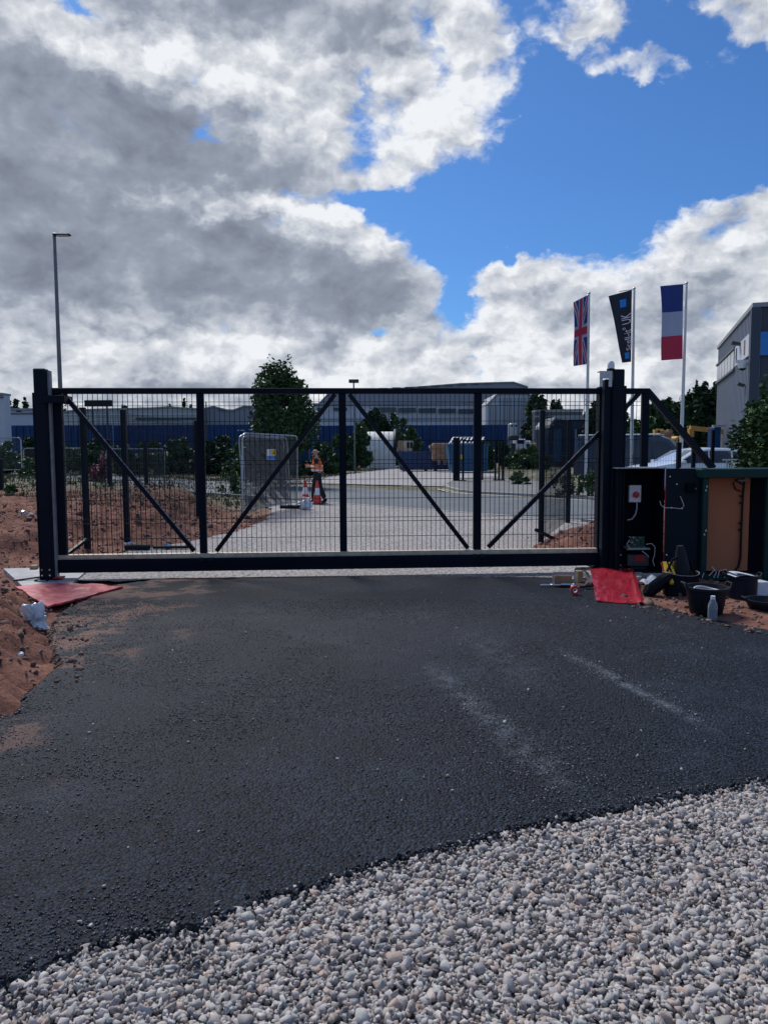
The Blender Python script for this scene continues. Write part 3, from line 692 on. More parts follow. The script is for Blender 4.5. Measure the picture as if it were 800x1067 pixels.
# pale grit crushed along the wheel tracks
gx2, gy2 = [], []
for (a_, b_), wd, cnt in ((tr1, .07, 520), (tr2, .16, 620), (tr3, .25, 300)):
    t_ = nprng.random(cnt); gx2.append(a_.x + (b_.x - a_.x) * t_ + nprng.normal(0, wd, cnt)); gy2.append(a_.y + (b_.y - a_.y) * t_ + nprng.normal(0, wd, cnt))
gx2.append(nprng.uniform(-2.5, 4, 2600)); gy2.append(nprng.uniform(2.2, 8.8, 2600)); x = np.concatenate(gx2); y = np.concatenate(gy2)
k = (inside_apron(x, y) > .03) & (nprng.random(len(x)) < np.clip((fbm(x, y, 1.3, 4) - .42) * 5, .05, 1)); x, y = x[k], y[k]
stuff(stones('pale_grit', np.stack([x, y, np.full(len(x), .034)], 1), nprng.uniform(.002, .0055, len(x)), 'stone', 'octa'))
# clods and stones on the red banks
n = 22000; x = nprng.uniform(-8, 5.5, n); y = nprng.uniform(5.0, 22, n); b_ = np.maximum(np.maximum(poly_sd(x, y, BANK), poly_sd(x, y, MOUND)), poly_sd(x, y, SPOIL)); b_ = np.maximum(b_, poly_sd(x, y, SOILR)); k = b_ > -.35; x, y = x[k], y[k]
defm('clod', (.9, .9, .9), .95, attr=[(.09, .05, .045), (.15, .085, .07), (.20, .12, .10), (.30, .22, .19)], vs=30, var=.2)
stuff(stones('soil_clods', np.stack([x, y, np.maximum(gh(x, y), np.where(inside_apron(x, y) > 0, .034, -1)) + .004], 1), np.clip(nprng.lognormal(math.log(.0115), .6, len(x)), .008, .085), 'clod', jag=.35))

# two painted lines round the far kerb
for off in (.28, .52):
    b = MB()
    pts_ = [Vector((p[0], p[1])) for p in isl]
    for a, c_ in zip(pts_[:-1], pts_[1:]):
        n_ = Vector((-(c_ - a).y, (c_ - a).x)).normalized(); n_ = -n_ if n_.y > 0 else n_; b.bar((*(a + n_ * off), .009), (*(c_ + n_ * off), .009), .10, .004)
    struct(b.build('road_marking', 'road_paint'))
# ---------------------------------------------------------------- the sliding gate, in its own frame: s along it, t away from the camera
GL = Vector((at(62, 600, 9.40).x, 9.40, 0)); GR = Vector((at(622, 600, 9.83).x, 9.83, 0)); GU = (GR - GL).normalized(); GA = math.atan2(GU.y, GU.x)
GT = MX(GL, GA)
GN = Vector((-GU.y, GU.x, 0))
def gs(px, py, t=0.0): return onplane(px, py, GL + GN * t, GU)
def sx(px, py=500, t=0.0): return gs(px, py, t)[0]
zt = gs(340, 404.5)[1]; ztb = gs(340, 410.5)[1]; zrk = gs(340, 574.5)[1]; zr0 = gs(340, 579)[1]; zb0 = gs(340, 592.5)[1]
gate = thing('sliding_gate', 'wide dark steel cantilever sliding gate with welded mesh infill, closed across the gravel drive', 'gate', GL, GA)
s0, s1 = sx(55), sx(629); stail = sx(674, 430)
b = MB(GT); b.bx(sx(50, 410), stail + .02, -.04, .04, ztb, zt, .008); b.build('top_rail', 'gate_paint', gate)
b = MB(GT); b.bx(sx(61, 590), sx(760, 590), -.07, .07, zb0, zr0 - .004, .01); b.bx(sx(61, 590), sx(622, 590), -.078, -.069, (zb0 + zr0) / 2 - .007, (zb0 + zr0) / 2 + .007); beam = b.build('bottom_beam', 'gate_paint', gate)
b = MB(GT); b.bx(sx(61, 590), sx(622), -.05, .05, zr0 - .003, zrk, .004)
for k in range(0, 560): b.bx(sx(61, 590) + .012 * k + .02, sx(61, 590) + .012 * k + .026, -.056, -.05, zr0, zr0 + .018)
b.build('gear_rack', 'rack', gate)
ups = [(55.5, 68), (207, 214.5), (353.5, 361), (493, 501), (622, 629.5)]
upx = []
for i, (a, c) in enumerate(ups):
    b = MB(GT); b.bx(sx(a), sx(c), -.035, .035, zb0 if i == 0 else zrk, ztb, .006); b.build('upright', 'gate_paint', gate); upx.append((sx(a), sx(c)))
b = MB(GT); b.bx(sx(667.5, 450), sx(674.5, 450), -.035, .035, .1, ztb, .006); b.build('upright', 'gate_paint', gate)
def diag(p, q, w=.055):
    (a, za), (c, zc) = gs(*p), gs(*q); bb = MB(GT); bb.bar((a, -.012, za), (c, -.012, zc), .05, w, (0, 0, 1)); bb.build('diagonal_brace', 'brace_paint', gate)
diag((67, 411), (203, 574)); diag((226, 574), (349, 411)); diag((364, 411), (487, 571)); diag((508, 570), (624, 451)); diag((630, 446), (665, 410))
diag((673, 407), (742, 488), .085)
# thin steel pieces hanging under the rack
each('fixing_bracket', 'black_rubber', gate, [lambda b, px=px: b.bx(sx(px - 2), sx(px + 2), -.085, -.06, zr0 - .035, zr0 + .004) for px in (209, 219, 494, 502)], GT)
def weld(root, T, x0, x1, z0, z1, dx=.0625, dz=.25, w=.0055, y=0.0, name='mesh_panel', m='fence_paint', fold=True):
    b = MB(T); n = max(1, int(round((x1 - x0) / dx)))
    for k in range(1, n): x = x0 + (x1 - x0) * k / n; b.bx(x - w / 2, x + w / 2, y - w / 2, y + w / 2, z0, z1)
    z = z1 - .10
    while z > z0 + .04:
        b.bx(x0, x1, y - w, y - w * .2, z - w / 2, z + w / 2)
        if fold and int(round((z1 - z) / dz)) % 3 == 0: b.bx(x0, x1, y - w * 3, y - w * 1.5, z - .05 - w / 2, z - .05 + w / 2)
        z -= dz
    return b.build(name, m, root)
for (a, c), (a2, c2) in zip(upx[:-1], upx[1:]): weld(gate, GT, c, a2, zrk, ztb, y=.02, w=.0066)
weld(gate, GT, sx(655, 450), sx(667, 450), .2, ztb, y=.02)
# catch post on the left
def post(root, T, x0, x1, y0, y1, z0, z1, name='post', m='post_paint', bev=.012):
    b = MB(T); b.bx(x0, x1, y0, y1, z0, z1, bev); return b.build(name, m, root)
cp = thing('gate_post', 'single thick dark post with a domed cap where the sliding gate closes', 'gate post', GT @ Vector((sx(44), -.1, 0)), GA)
zp = gs(44, 382, -.17)[1]; a0, a1 = sx(36.0, 430, -.17), sx(48.5, 430, -.17)
post(cp, GT, a0, a1, -.17, -.02, 0.0, zp - .02)
b = MB(GT); T_ = GT @ Matrix.Translation(((a0 + a1) / 2, -.095, zp - .02)); ww = (a1 - a0) / 2 + .004
b.prism([(-ww, -.002), (ww, -.002), (ww, .008), (ww * .5, .026), (-ww * .5, .026), (-ww, .008)], -.075, .075, T_ @ Matrix.Rotation(R(90), 4, 'X')); b.build('cap', 'post_paint', cp)
b = MB(GT); b.bx(a1 + .003, a1 + .03, -.10, -.02, .05, zp - .04); b.build('edge_strip', 'galv_dull', cp)
zc = gs(34, 409, -.17)[1]; b = MB(GT); b.bx(a0 - .022, a0 - .003, -.16, .02, .02, zc); b.build('side_flange', 'post_paint', cp)
zk0, zk1 = gs(60, 421)[1], gs(60, 413)[1]
b = MB(GT); b.bx(a1 - .05, sx(73, 417), -.20, -.175, zk0, zk1, .004); b.bx(sx(66, 417), sx(73, 417), -.175, .10, zk0, zk1); b.build('catch_bracket', 'post_paint', cp)
b = MB(GT); b.bx(a0 - .06, a1 + .07, -.24, .06, .028, .045); b.build('base_plate', 'post_paint', cp)
each('bolt', 'steel', cp, [lambda b, x_=x_, z_=z_: b.lathe([(0, 0), (.012, 0), (.012, .015), (0, .015)], (0, 0, 0), 6, GT.inverted() @ GT @ Matrix.Translation((x_, -.173, z_)) @ Matrix.Rotation(R(90), 4, 'X')) for x_ in (a0 + .02, a1 - .03) for z_ in (.09, .16)], GT)
# guide posts on the right
gpst = thing('gate_post', 'cluster of dark guide posts topped by a grey plate and a warning lamp', 'gate post', GT @ Vector((sx(638), -.1, 0)), GA)
def pp(x0, x1, y0, y1, ptop, nm='post', zb=.06):
    return post(gpst, GT, sx(x0, 480, y0), sx(x1, 480, y0), y0, y1, zb, gs((x0 + x1) / 2, ptop, y0)[1], nm)
pp(622.5, 628.5, .05, .17, 402.5); pp(628.5, 636, -.19, -.07, 395); pp(637.5, 649, -.24, -.09, 384.5)
b = MB(GT); b.bx(sx(636.2, 480, -.22), sx(637.2, 480, -.22), -.22, -.1, .06, gs(637, 402, -.2)[1]); b.bx(sx(649.3, 480, -.22), sx(651, 480, -.22), -.22, -.1, .06, gs(650, 402, -.2)[1]); b.build('side_flange', 'post_paint', gpst)
b = MB(GT); z0_, z1_, zi = gs(630, 403, -.25)[1], gs(630, 386.5, -.25)[1], gs(630, 394.5, -.25)[1]; yy = (-.255, -.243)
xa, xb, xc, xd = (sx(q_, 395, -.25) for q_ in (624.5, 627.5, 634, 637.2))
b.bx(xa, xd, *yy, zi + .001, z1_); b.bx(xa, xb, *yy, z0_, zi); b.bx(xc, xd, *yy, z0_, zi); b.bx(xa, xd, -.243, -.15, z1_ - .012, z1_ - .001); b.build('head_plate', 'galv', gpst)
xl = sx(636, 385, -.2)
lamp = MB(GT).lathe([(.05, 0), (.052, .03), (.045, .035)], (xl, -.2, z1_ + .001), 14).build('lamp_base', 'black_rubber', gpst, smooth=True)
MB(GT).lathe([(.044, 0), (.047, .035), (.043, .07), (.028, .092), (.0, .098)], (xl, -.2, z1_ + .036), 14).build('lamp_dome', 'white_plastic', lamp, smooth=True)
b = MB(GT); b.bx(sx(622, 590, -.25), sx(652, 590, -.25), -.27, .2, .062, .078); b.build('base_plate', 'post_paint', gpst)
each('bolt', 'steel', gpst, [lambda b, px=px, py=py: b.lathe([(0, 0), (.011, 0), (.011, .014), (0, .014)], n=6, T=Matrix.Translation((gs(px, py, -.245)[0], -.245, gs(px, py, -.245)[1])) @ Matrix.Rotation(R(90), 4, 'X')) for px in (640, 646) for py in (578, 589)], GT)
# concrete under the posts
def slabp(name, pts, z0, z1, m, label, cat):
    b = MB(); b.prism([tuple(p) for p in pts], z0, z1); return tag(b.build(name, m), label, cat)
slabp('concrete_base', [g2(598, 598), g2(634, 611), g2(668, 606), g2(668, 596), g2(604, 589)], -.05, .062, 'concrete', 'pale concrete plinth under the right gate posts', 'concrete base')
slabp('concrete_slab', [g2(4, 594), g2(24, 612.5), g2(52, 614), g2(72, 612), g2(90, 597), g2(40, 593)], -.05, .022, 'slab', 'flat pale concrete slab around the foot of the left gate post', 'concrete slab')
b = MB(); b.bar(tuple(gp(14, 605, .03)), tuple(gp(44, 601, .05)), .03, .02); tag(b.build('flat_bar', 'dark_metal'), 'thin black steel bar lying across the pale slab by the left gate post', 'steel bar')
b = MB(); b.box((*gp(36, 593, .02).xy, .05), (.09, .1, .05), bev=.008); tag(b.build('wood_block', 'wood'), 'small yellowish timber block on the slab behind the left gate post', 'wood block')
# short ground plates and shims by the left post
b = MB(); p = gp(50, 607); b.box((p.x, p.y, .032), (.22, .09, .014), rz=.4); b.box((p.x + .1, p.y - .05, .03), (.1, .07, .01), rz=-.2)
tag(b.build('steel_plate', 'galv_dull'), 'loose grey steel plate on the slab at the foot of the left gate post', 'steel plate')
b = MB(); p = gp(60, 606); b.box((p.x, p.y, .04), (.15, .06, .03), rz=.15, bev=.006); tag(b.build('red_spirit_level', 'red_part'), 'short red tool lying at the foot of the left gate post', 'tool')

# ---------------------------------------------------------------- mesh fences beyond the gate
def fence(label, pts, h, group=None, zf=None, postw=.09, dx=.05, strut=None, w=.005, m='fence_paint', skip=()):
    P = [Vector((p[0], p[1], zf(p) if zf else 0)) for p in pts]
    root = thing('mesh_fence', label, 'fence', P[0], 0, group)
    for p in P: b = MB(); b.bx(p.x - postw / 2, p.x + postw / 2, p.y - postw / 2, p.y + postw / 2, p.z - .3, p.z + h, .006); b.build('post', m, root)
    for i, (p, q) in enumerate(zip(P[:-1], P[1:])):
        if i in skip: continue
        d = q - p; L_ = Vector((d.x, d.y)).length; T = MX((p.x, p.y, min(p.z, q.z)), math.atan2(d.y, d.x)); weld(root, T, .05, L_ - .05, .05, h - .05, dx, .2, w, m=m)
    if strut:
        for a, c in strut: b = MB(); b.bar(a, c, .05); b.build('strut', m, root)
    return root
tz = lambda p: float(gh(p[0], p[1]))
fx = lambda px, Y: (at(px, 500, Y).x, Y)
z1 = lambda top, Y: at(100, top, Y).z
zf1 = lambda p: 2.38 - 2.4
fence('tall dark mesh fence on the red bank, seen through the left bays of the gate', [fx(89, 12.3), fx(131, 12.9), fx(206, 17.2)], 2.40, zf=zf1, w=.004,
      strut=[(at(71, 577, 11.6), at(92, 561, 12.2))])
fence('tall dark mesh fence panel beside the red spoil heap behind the gate', [fx(564, 13.0), fx(592, 16.8)], 2.34, w=.0045, dx=.07, strut=[(at(558, 552, 12.6), at(588, 567, 13.4))])
f3 = thing('mesh_fence', 'low dark mesh fence with slim posts in front of the parked cars', 'fence', (*fx(672, 13.2), 0))
ps = [(672, 456.5, 4.2), (707, 461, 4.2), (722.5, 455, 3.5), (742.5, 448, 3.0), (830, 455, 4)]
for px, py, w_ in ps:
    p = at(px, py, 13.2); w = w_ * 13.2 / 770; b = MB(); b.bx(p.x - w / 2, p.x + w / 2, p.y - w / 2, p.y + w / 2, -.05, p.z); b.build('post', 'fence_paint', f3)
weld(f3, MX((*fx(655, 13.25), 0)), 0, 2.9, .1, at(700, 474, 13.25).z, .05, .2, .0025)
# short posts on the waste ground
for i, (px, py, Y, lb) in enumerate([(0, 478, 20, 'short dark post on the bare red bank, far left'), (113.5, 458, 24, 'short dark post beyond the bank, left one of the pair'), (151.5, 460, 25, 'short dark post beyond the bank, right one of the pair')]):
    p = at(px, py, Y); b = MB(); z_ = float(gh(p.x, p.y)); b.bx(p.x - .06, p.x + .06, p.y - .06, p.y + .06, z_ - .1, p.z, .01); tag(b.build('short_post', 'fence_paint'), lb, 'post', 'short posts on the waste ground')

# ---------------------------------------------------------------- temporary galvanised panels
def site_panel(loc, rz, label, L_=3.45, h=2.0, lean=0.0, group='temporary fence panels', feet=False, infill=True, r=.021, rx=0):
    T = MX(loc, rz, lean); root = thing('temporary_fence', label, 'fence panel', loc, rz, group)
    c = .16; pts = [(0, 0, .06), (0, 0, h - c), (c * .3, 0, h - c * .3), (c, 0, h), (L_ - c, 0, h), (L_ - c * .3, 0, h - c * .3), (L_, 0, h - c), (L_, 0, .06)]
    b = MB(T); b.tube(pts, r, 6); b.tube([(0, 0, .2), (L_, 0, .2)], r * .8, 6); b.build('frame', 'galv', root, smooth=True)
    if infill:
        b = MB(T); n = int(L_ / .05); w = .0028
        for k in range(1, n): x = k * L_ / n; b.bx(x - w, x + w, -w, w, .2, h - .01)
        for k in range(8): z = .2 + k * .25; b.bx(0, L_, -w, w, z - w, z + w)
        b.build('mesh_infill', 'mesh_grey', root)
    if feet:
        for x in (0, L_): b = MB(MX(loc, rz)); b.box((x, 0, .05), (.2, .62, .11), bev=.02); b.build('foot_block', 'black_rubber', root)
    return root
pA, pB = Vector((*fx(252, 18.3), 0)), Vector((*fx(309, 21.6), 0)); d_ = (pB - pA); hz = math.atan2(d_.y, d_.x)
s1_ = site_panel(pA, hz, 'galvanised temporary fence panel with a safety notice, front one of the leaning stack', 3.45, 2.12, 0.02)
b = MB(MX(pB, hz)); b.box((0, .2, .05), (.2, .62, .11), bev=.02); b.build('foot_block', 'black_rubber', s1_)
sg = MB(MX(pA, hz, .02)); q0, q1 = onplane(276, 479, pA, d_.normalized()), onplane(285, 468, pA, d_.normalized()); zz0, zz1 = q0[1], q1[1]; xa_, xb_ = q0[0], max(q1[0], q0[0] + .35)
sg.bx(xa_, xb_, -.035, -.03, zz0, zz1); sg.mi = 1; sg.bx(xa_ + (xb_ - xa_) * .45, xb_ - .01, -.04, -.036, zz0 + (zz1 - zz0) * .42, zz1 - .01); sg.mi = 2; sg.bx(xa_ + .01, xb_ - .01, -.04, -.036, zz0 + .01, zz0 + (zz1 - zz0) * .36)
sg.mi = 3; sg.bx(xa_ + (xb_ - xa_) * .68, xa_ + (xb_ - xa_) * .78, -.043, -.041, zz0 + (zz1 - zz0) * .55, zz1 - .07)
sg.build('notice', ['white_plastic', 'yellow', 'sign_blue', 'black_rubber'], s1_)
site_panel(pA + Vector((-.02, .35, 0)), hz + .02, 'galvanised temporary fence panel leaning tilted behind the one with the notice', 3.1, 2.08, -.05)
site_panel(pA + Vector((.04, .6, 0)), hz + .05, 'rearmost galvanised temporary fence panel of the leaning stack by the workman', 2.9, 2.05, -.07)
def far_panel(px0, Y, label, L_=3.45, rz=0.0):
    x, y = fx(px0, Y); z = tz((x, y)); site_panel((x, y, z), rz, label, L_, 1.98, 0, 'site fence across the waste ground', feet=False, r=.03)
far_panel(-41, 41, 'distant galvanised fence panel at the far left edge of the photo'); far_panel(26, 41, 'distant galvanised fence panel seen either side of the left gate post')
far_panel(112, 42, 'distant galvanised fence panel with a rounded corner left of the second gate upright', 3.3, -.03)

# ---------------------------------------------------------------- street lamp and flag poles
lx = at(59.5, 320, 28).x; ltop = at(57, 246, 28)
sl_ = thing('street_lamp', 'tall slim grey street lamp rising behind the left gate post', 'street lamp', (lx, 28, .5))
p0 = Vector((at(66, 480, 28).x, 28, .5)); b = MB(); b.tube([p0, p0.lerp(ltop, .25), ltop], [.10, .085, .055], 10); b.build('column', 'lamp_column', sl_, smooth=True)
b = MB(); q = ltop; b.box((q.x + .32, q.y - .1, q.z + .02), (.62, .26, .07), T=None, rz=0, bev=.03); ob = b.build('lantern', 'dark_metal', sl_)
b = MB(); b.tube([q - Vector((.02, 0, .1)), q + Vector((-.02, 0, .1)), q + Vector((.12, -.03, .06))], [.05, .06, .045], 8); b.build('bracket', 'galv_dull', sl_, smooth=True)
b = MB(); b.box((q.x + .36, q.y - .1, q.z - .02), (.4, .2, .02)); b.build('lens', 'lamp_lens', ob)

def flagpole(px, ptop, pxb, Y, label):
    t_ = at(px, ptop, Y); b0 = Vector((at(pxb, 500, Y).x, Y, 0)); root = thing('flagpole', label, 'flagpole', b0, 0, 'row of three flagpoles')
    b = MB(); b.tube([b0, b0.lerp(t_, .5), t_], [.075, .06, .038], 10); b.build('pole', 'pole_white', root, smooth=True)
    b = MB(); b.lathe([(.0, 0), (.05, 0), (.055, .03), (.03, .06), (0, .07)], tuple(t_), 10); b.build('finial', 'galv', root)
    b = MB(); b.tube([t_ + Vector((-.02, -.02, -.02)), t_ + Vector((-1.02 if px > 700 else -.62, -.12, -.12 if px > 650 else -.5))], .014, 5); b.build('banner_arm', 'galv', root)
    k = .455; q = b0.lerp(t_, k); b = MB(); pts = [q + Vector((-.03 - .10 * math.sin(a_), -.02, .2 - .3 * a_ / 3.14)) for a_ in np.linspace(0, 3.14, 9)]; b.tube(pts, .014, 5); b.build('halyard', 'galv_dull', root, smooth=True)
    return root
flagpole(613.5, 306, 610, 29.5, 'slim white flagpole carrying the union flag, left of three'); flagpole(660.5, 301, 657, 28.8, 'slim white flagpole carrying the dark lettered banner, middle of three'); flagpole(715, 295.5, 708, 27.8, 'slim white flagpole carrying the blue, white and red flag, right of three')
def flag_surface(TL, TR, BL, BR, wav=.05, nu=30, nv=60):
    "cloth between four world corners; fn(u,v) gives a point, u 0..1 left to right, v 0..1 top to bottom"
    TL, TR, BL, BR = map(Vector, (TL, TR, BL, BR))
    def f(u, v, off=0.0):
        p = TL.lerp(TR, u).lerp(BL.lerp(BR, u), v); w = wav * (1 - u * .8) * math.sin(5.2 * v + 3 * u) + wav * .5 * math.sin(9 * u + 2 * v) * (1 - u)
        return p + Vector((w * .25, -w - off, 0))
    return f
def flag(name, label, f, parts, thick=.006, nu=28, nv=56):
    b = MB(); vs = [f(i / nu, j / nv) for j in range(nv + 1) for i in range(nu + 1)]; k = len(vs); vs += [v + Vector((0, thick, 0)) for v in vs]
    fs = []; mi = []
    for j in range(nv):
        for i in range(nu):
            a = j * (nu + 1) + i; q = parts((i + .5) / nu, (j + .5) / nv)
            fs.append((a, a + 1, a + nu + 2, a + nu + 1)); mi.append(q); fs.append((k + a, k + a + nu + 1, k + a + nu + 2, k + a + 1)); mi.append(q)
    b.add(vs, fs); b.m = mi; o = b.build(name, ['flag_navy', 'flag_blue', 'flag_white', 'flag_red', 'flag_cyan'], smooth=True); return tag(o, label, 'flag', 'flags on the three poles')
Y1, Y2, Y3 = 29.3, 28.6, 27.6
fF = flag_surface(at(687.5, 298.5, Y3 - .5), at(711.5, 296, Y3), at(689, 375.5, Y3 - .5), at(710.5, 374, Y3), .05)
flag('banner_flag', 'upright blue, white and red tricolour flag on the right flagpole', fF, lambda u, v: 1 if v < .36 else (2 if v < .675 else 3))
def union(u, v):
    X_, Y_ = u - .5, (v - .5) * 1.0       # turned upright: the long side runs down the pole
    ax, ay = abs(X_), abs(Y_)
    if ax < .105 or ay < .06: return 3
    if ax < .185 or ay < .105: return 2
    d = abs(ax - ay) / 1.4142
    if d < .030: return 3
    if d < .085: return 2
    return 1
fU = flag_surface(at(597, 315, Y1 - .6), at(612.5, 307, Y1), at(597.5, 381.5, Y1 - .6), at(611, 379.5, Y1), .05)
flag('banner_flag', 'upright union flag on the left flagpole', fU, union, nu=40, nv=90)
fB = flag_surface(at(633.5, 308.5, Y2 - .6), at(658, 302, Y2), at(648, 378, Y2 - .3), at(657, 377, Y2), .03)
bf = flag('banner_flag', 'dark tapering banner with pale lettering and bright blue squares on the middle flagpole', fB, lambda u, v: 0)
def lettering(txt, size, parent, place, m, name):
    "real letters: the font outline becomes a mesh and every point is laid on the surface by place(x, y)"
    cu = bpy.data.curves.new('t', 'FONT'); cu.body = txt; cu.size = size; cu.resolution_u = 3; o = bpy.data.objects.new('t', cu); COL.objects.link(o)
    bpy.context.view_layer.update(); me = bpy.data.meshes.new_from_object(o.evaluated_get(bpy.context.evaluated_depsgraph_get())); bpy.data.objects.remove(o); bpy.data.curves.remove(cu)
    b = MB(); b.add([place(v.co.x, v.co.y) for v in me.vertices], [tuple(p.vertices) for p in me.polygons]); bpy.data.meshes.remove(me)
    return b.build(name, m, parent)
# the banner's edges: from the pole side the writing climbs upward; x runs up the banner, y to the left of it
def lay(x, y):          # x 0..1 up the banner from v=.93 to v=.08, y 0..1 across
    v = .84 - .60 * x; u = .95 - (.30 + .34 * (1 - v)) * (1 - y) - 0.02 * v; return fB(max(0.02, min(.98, u)), v, .012)
cuw = 5.05
lettering('Scell-it° UK', 1.0, bf, lambda x, y: lay(x / 5.35, .5 - (y - .35) * .62 if False else .5 + (-(y - .35)) * 1.5), 'lettering_white', 'lettering')
for v0, v1, u0, u1 in ((.10, .21, .42, .72), (.86, .95, .40, .78)):
    b = MB(); b.grid(lambda i, j: fB(u0 + (u1 - u0) * i, v0 + (v1 - v0) * j, .012), 4, 4); b.build('blue_square', 'flag_cyan', bf)
# ---------------------------------------------------------------- control cabinets beside the right posts
CY = 9.42
def cxz(px, py, Y=CY): p = at(px, py, Y); return p.x, p.z
x0, zt_ = cxz(644, 487.5); x1 = cxz(692.5, 487)[0]
cab = thing('control_cabinet', 'open black metal control cabinet with an emergency stop button, right of the gate posts', 'cabinet', ((x0 + x1) / 2, CY + .2, 0))
t = .025; dp = .42
b = MB(); b.bx(x0, x0 + t, CY, CY + dp, .05, zt_ - .012); b.bx(x1 - t, x1, CY, CY + dp, .05, zt_ - .012); b.bx(x0 + t + .001, x1 - t - .001, CY + dp - t, CY + dp - .001, .05, zt_ - .013); b.bx(x0 + t + .001, x1 - t - .001, CY + .002, CY + dp - t - .001, .05, .08)
b.build('body', 'cabinet_in', cab)
b = MB(); b.bx(x0 - .02, x1 + .005, CY - .03, CY + dp + .01, zt_ - .011, zt_ + .004); b.build('lid', 'galv_dull', cab)
b = MB(); b.bx(x0, x1, CY - .01, CY + dp, .0, .049); b.build('plinth', 'concrete', cab)
Yb = CY + .30
b = MB(); a_, c_ = cxz(655, 523.5, Yb), cxz(668, 505.5, Yb); b.bx(a_[0], c_[0], Yb, Yb + .07, a_[1], c_[1], .008); es = b.build('emergency_stop', 'white_plastic', cab)
cxx, czz = cxz(662, 515.5, Yb); b = MB(); b.lathe([(.0, .045), (.034, .04), (.042, .02), (.03, 0)][::-1], n=16, T=Matrix.Translation((cxx, Yb - .001, czz)) @ Matrix.Rotation(R(90), 4, 'X')); b.build('button', 'red_part', es, smooth=True)
b = MB(); pts = [Vector((*[cxz(px, py, Yb)[0]], Yb + .03, cxz(px, py, Yb)[1])) for px, py in ((664, 523), (664, 530), (662.5, 536), (659, 541), (654, 542))]; b.tube(pts, .009, 6); b.build('conduit', 'cable_white', cab, smooth=True)
def cb(name, m, px0, py0, px1, py1, y0, y1, bev=.0, parent=None):
    a_ = cxz(px0, py1, y0); c_ = cxz(px1, py0, y0); bb = MB(); bb.bx(a_[0], c_[0], y0, y1, a_[1], c_[1], bev); return bb.build(name, m, parent or cab)
Yc = CY + .12
cb('shelf', 'galv_dull', 653, 571, 677, 573, Yc, Yc + .25)
bd = cb('circuit_board', 'pcb', 656, 559, 671, 570.5, Yc + .12, Yc + .13)
for k in range(14):
    bb = MB(); px, py = rnd.uniform(656, 671), rnd.uniform(560, 571); s_ = rnd.uniform(.8, 2.2); a_ = cxz(px, py, Yc); bb.bx(a_[0], a_[0] + .012 * s_, Yc + .08, Yc + .12, a_[1], a_[1] + .011 * s_); bb.build('component', 'galv_dull', bd)
bx_ = cb('power_unit', 'dark_metal', 653, 578, 676, 590, Yc, Yc + .2, .006)
cb('label_plate', 'tail_red', 660.5, 579.5, 671, 585, Yc - .004, Yc - .001, 0, bx_)
cb('gear_motor', 'dark_metal', 652, 595, 682, 601, Yc - .05, Yc + .25, .01)
cb('motor_block', 'black_rubber', 656, 590.5, 674, 595, Yc, Yc + .2, .01)
for path in (((672, 567), (678, 566), (681.5, 570), (681, 578), (679, 584), (681, 590)), ((656, 572), (652, 567), (655, 562)), ((655, 592), (651, 596), (656, 599), (664, 597)), ((668, 574), (672, 577), (675, 580))):
    bb = MB(); bb.tube([Vector((cxz(px, py, Yc)[0], Yc - .02, cxz(px, py, Yc)[1])) for px, py in path], .005, 5); bb.build('wire', 'cable_white', cab, smooth=True)
bb = MB()
for k in range(12):
    px, py = rnd.uniform(653, 676), rnd.uniform(560, 594); bb.tube([Vector((cxz(px, py, Yc)[0], Yc + .05, cxz(px, py, Yc)[1])), Vector((cxz(px + rnd.uniform(-7, 7), py + rnd.uniform(3, 8), Yc)[0], Yc + .02, cxz(px, py + 6, Yc)[1])), Vector((cxz(px + rnd.uniform(-8, 8), py + 10, Yc)[0], Yc + .06, cxz(px, py + 11, Yc)[1]))], .004, 4)
bb.build('cable_loom', 'black_rubber', cab)
# door swung open to the right
x2 = cxz(734, 490, CY - .1)[0]
b = MB(); b.bar((x1 + .008, CY - .012, (zt_ + .06) / 2), (x2, CY - .16, (zt_ + .06) / 2), .02, zt_ - .08, (0, 0, 1)); dr = b.build('cabinet_door', 'door_navy', cab)
b = MB(); b.tube([(x1 + .003, CY - .03, .07), (x1 + .003, CY - .03, zt_ - .03)], .006, 6); b.build('hinge', 'tail_red', dr)
def dxz(px, py, off=.02):
    s_, z_ = onplane(px, py, (x1, CY - .03, 0), Vector((x2 - x1, -.148, 0)).normalized()); v = Vector((x2 - x1, -.148, 0)).normalized(); return Vector((x1 + v.x * s_, CY - .03 + v.y * s_ - off, z_))
b = MB(); b.tube([dxz(*p) for p in ((686.5, 522), (687.5, 526), (691, 529), (699, 529), (709, 530), (711.5, 527), (709, 520), (707.5, 517))], .005, 5); b.build('wiring', 'cable_white', dr, smooth=True)
for p in ((697, 496.5), (704, 504.5), (722.5, 506), (723.5, 509), (698.5, 529), (709.5, 529.5), (693.5, 578)): b = MB(); q = dxz(*p); b.box(tuple(q), (.018, .012, .018), bev=.004); b.build('clip', 'white_plastic', dr)
a_, c_ = dxz(712, 513), dxz(722, 503); b = MB(); b.bx(a_.x, c_.x, c_.y - .05, c_.y + .03, a_.z, c_.z, .005); b.build('latch_box', 'cabinet_in', dr)
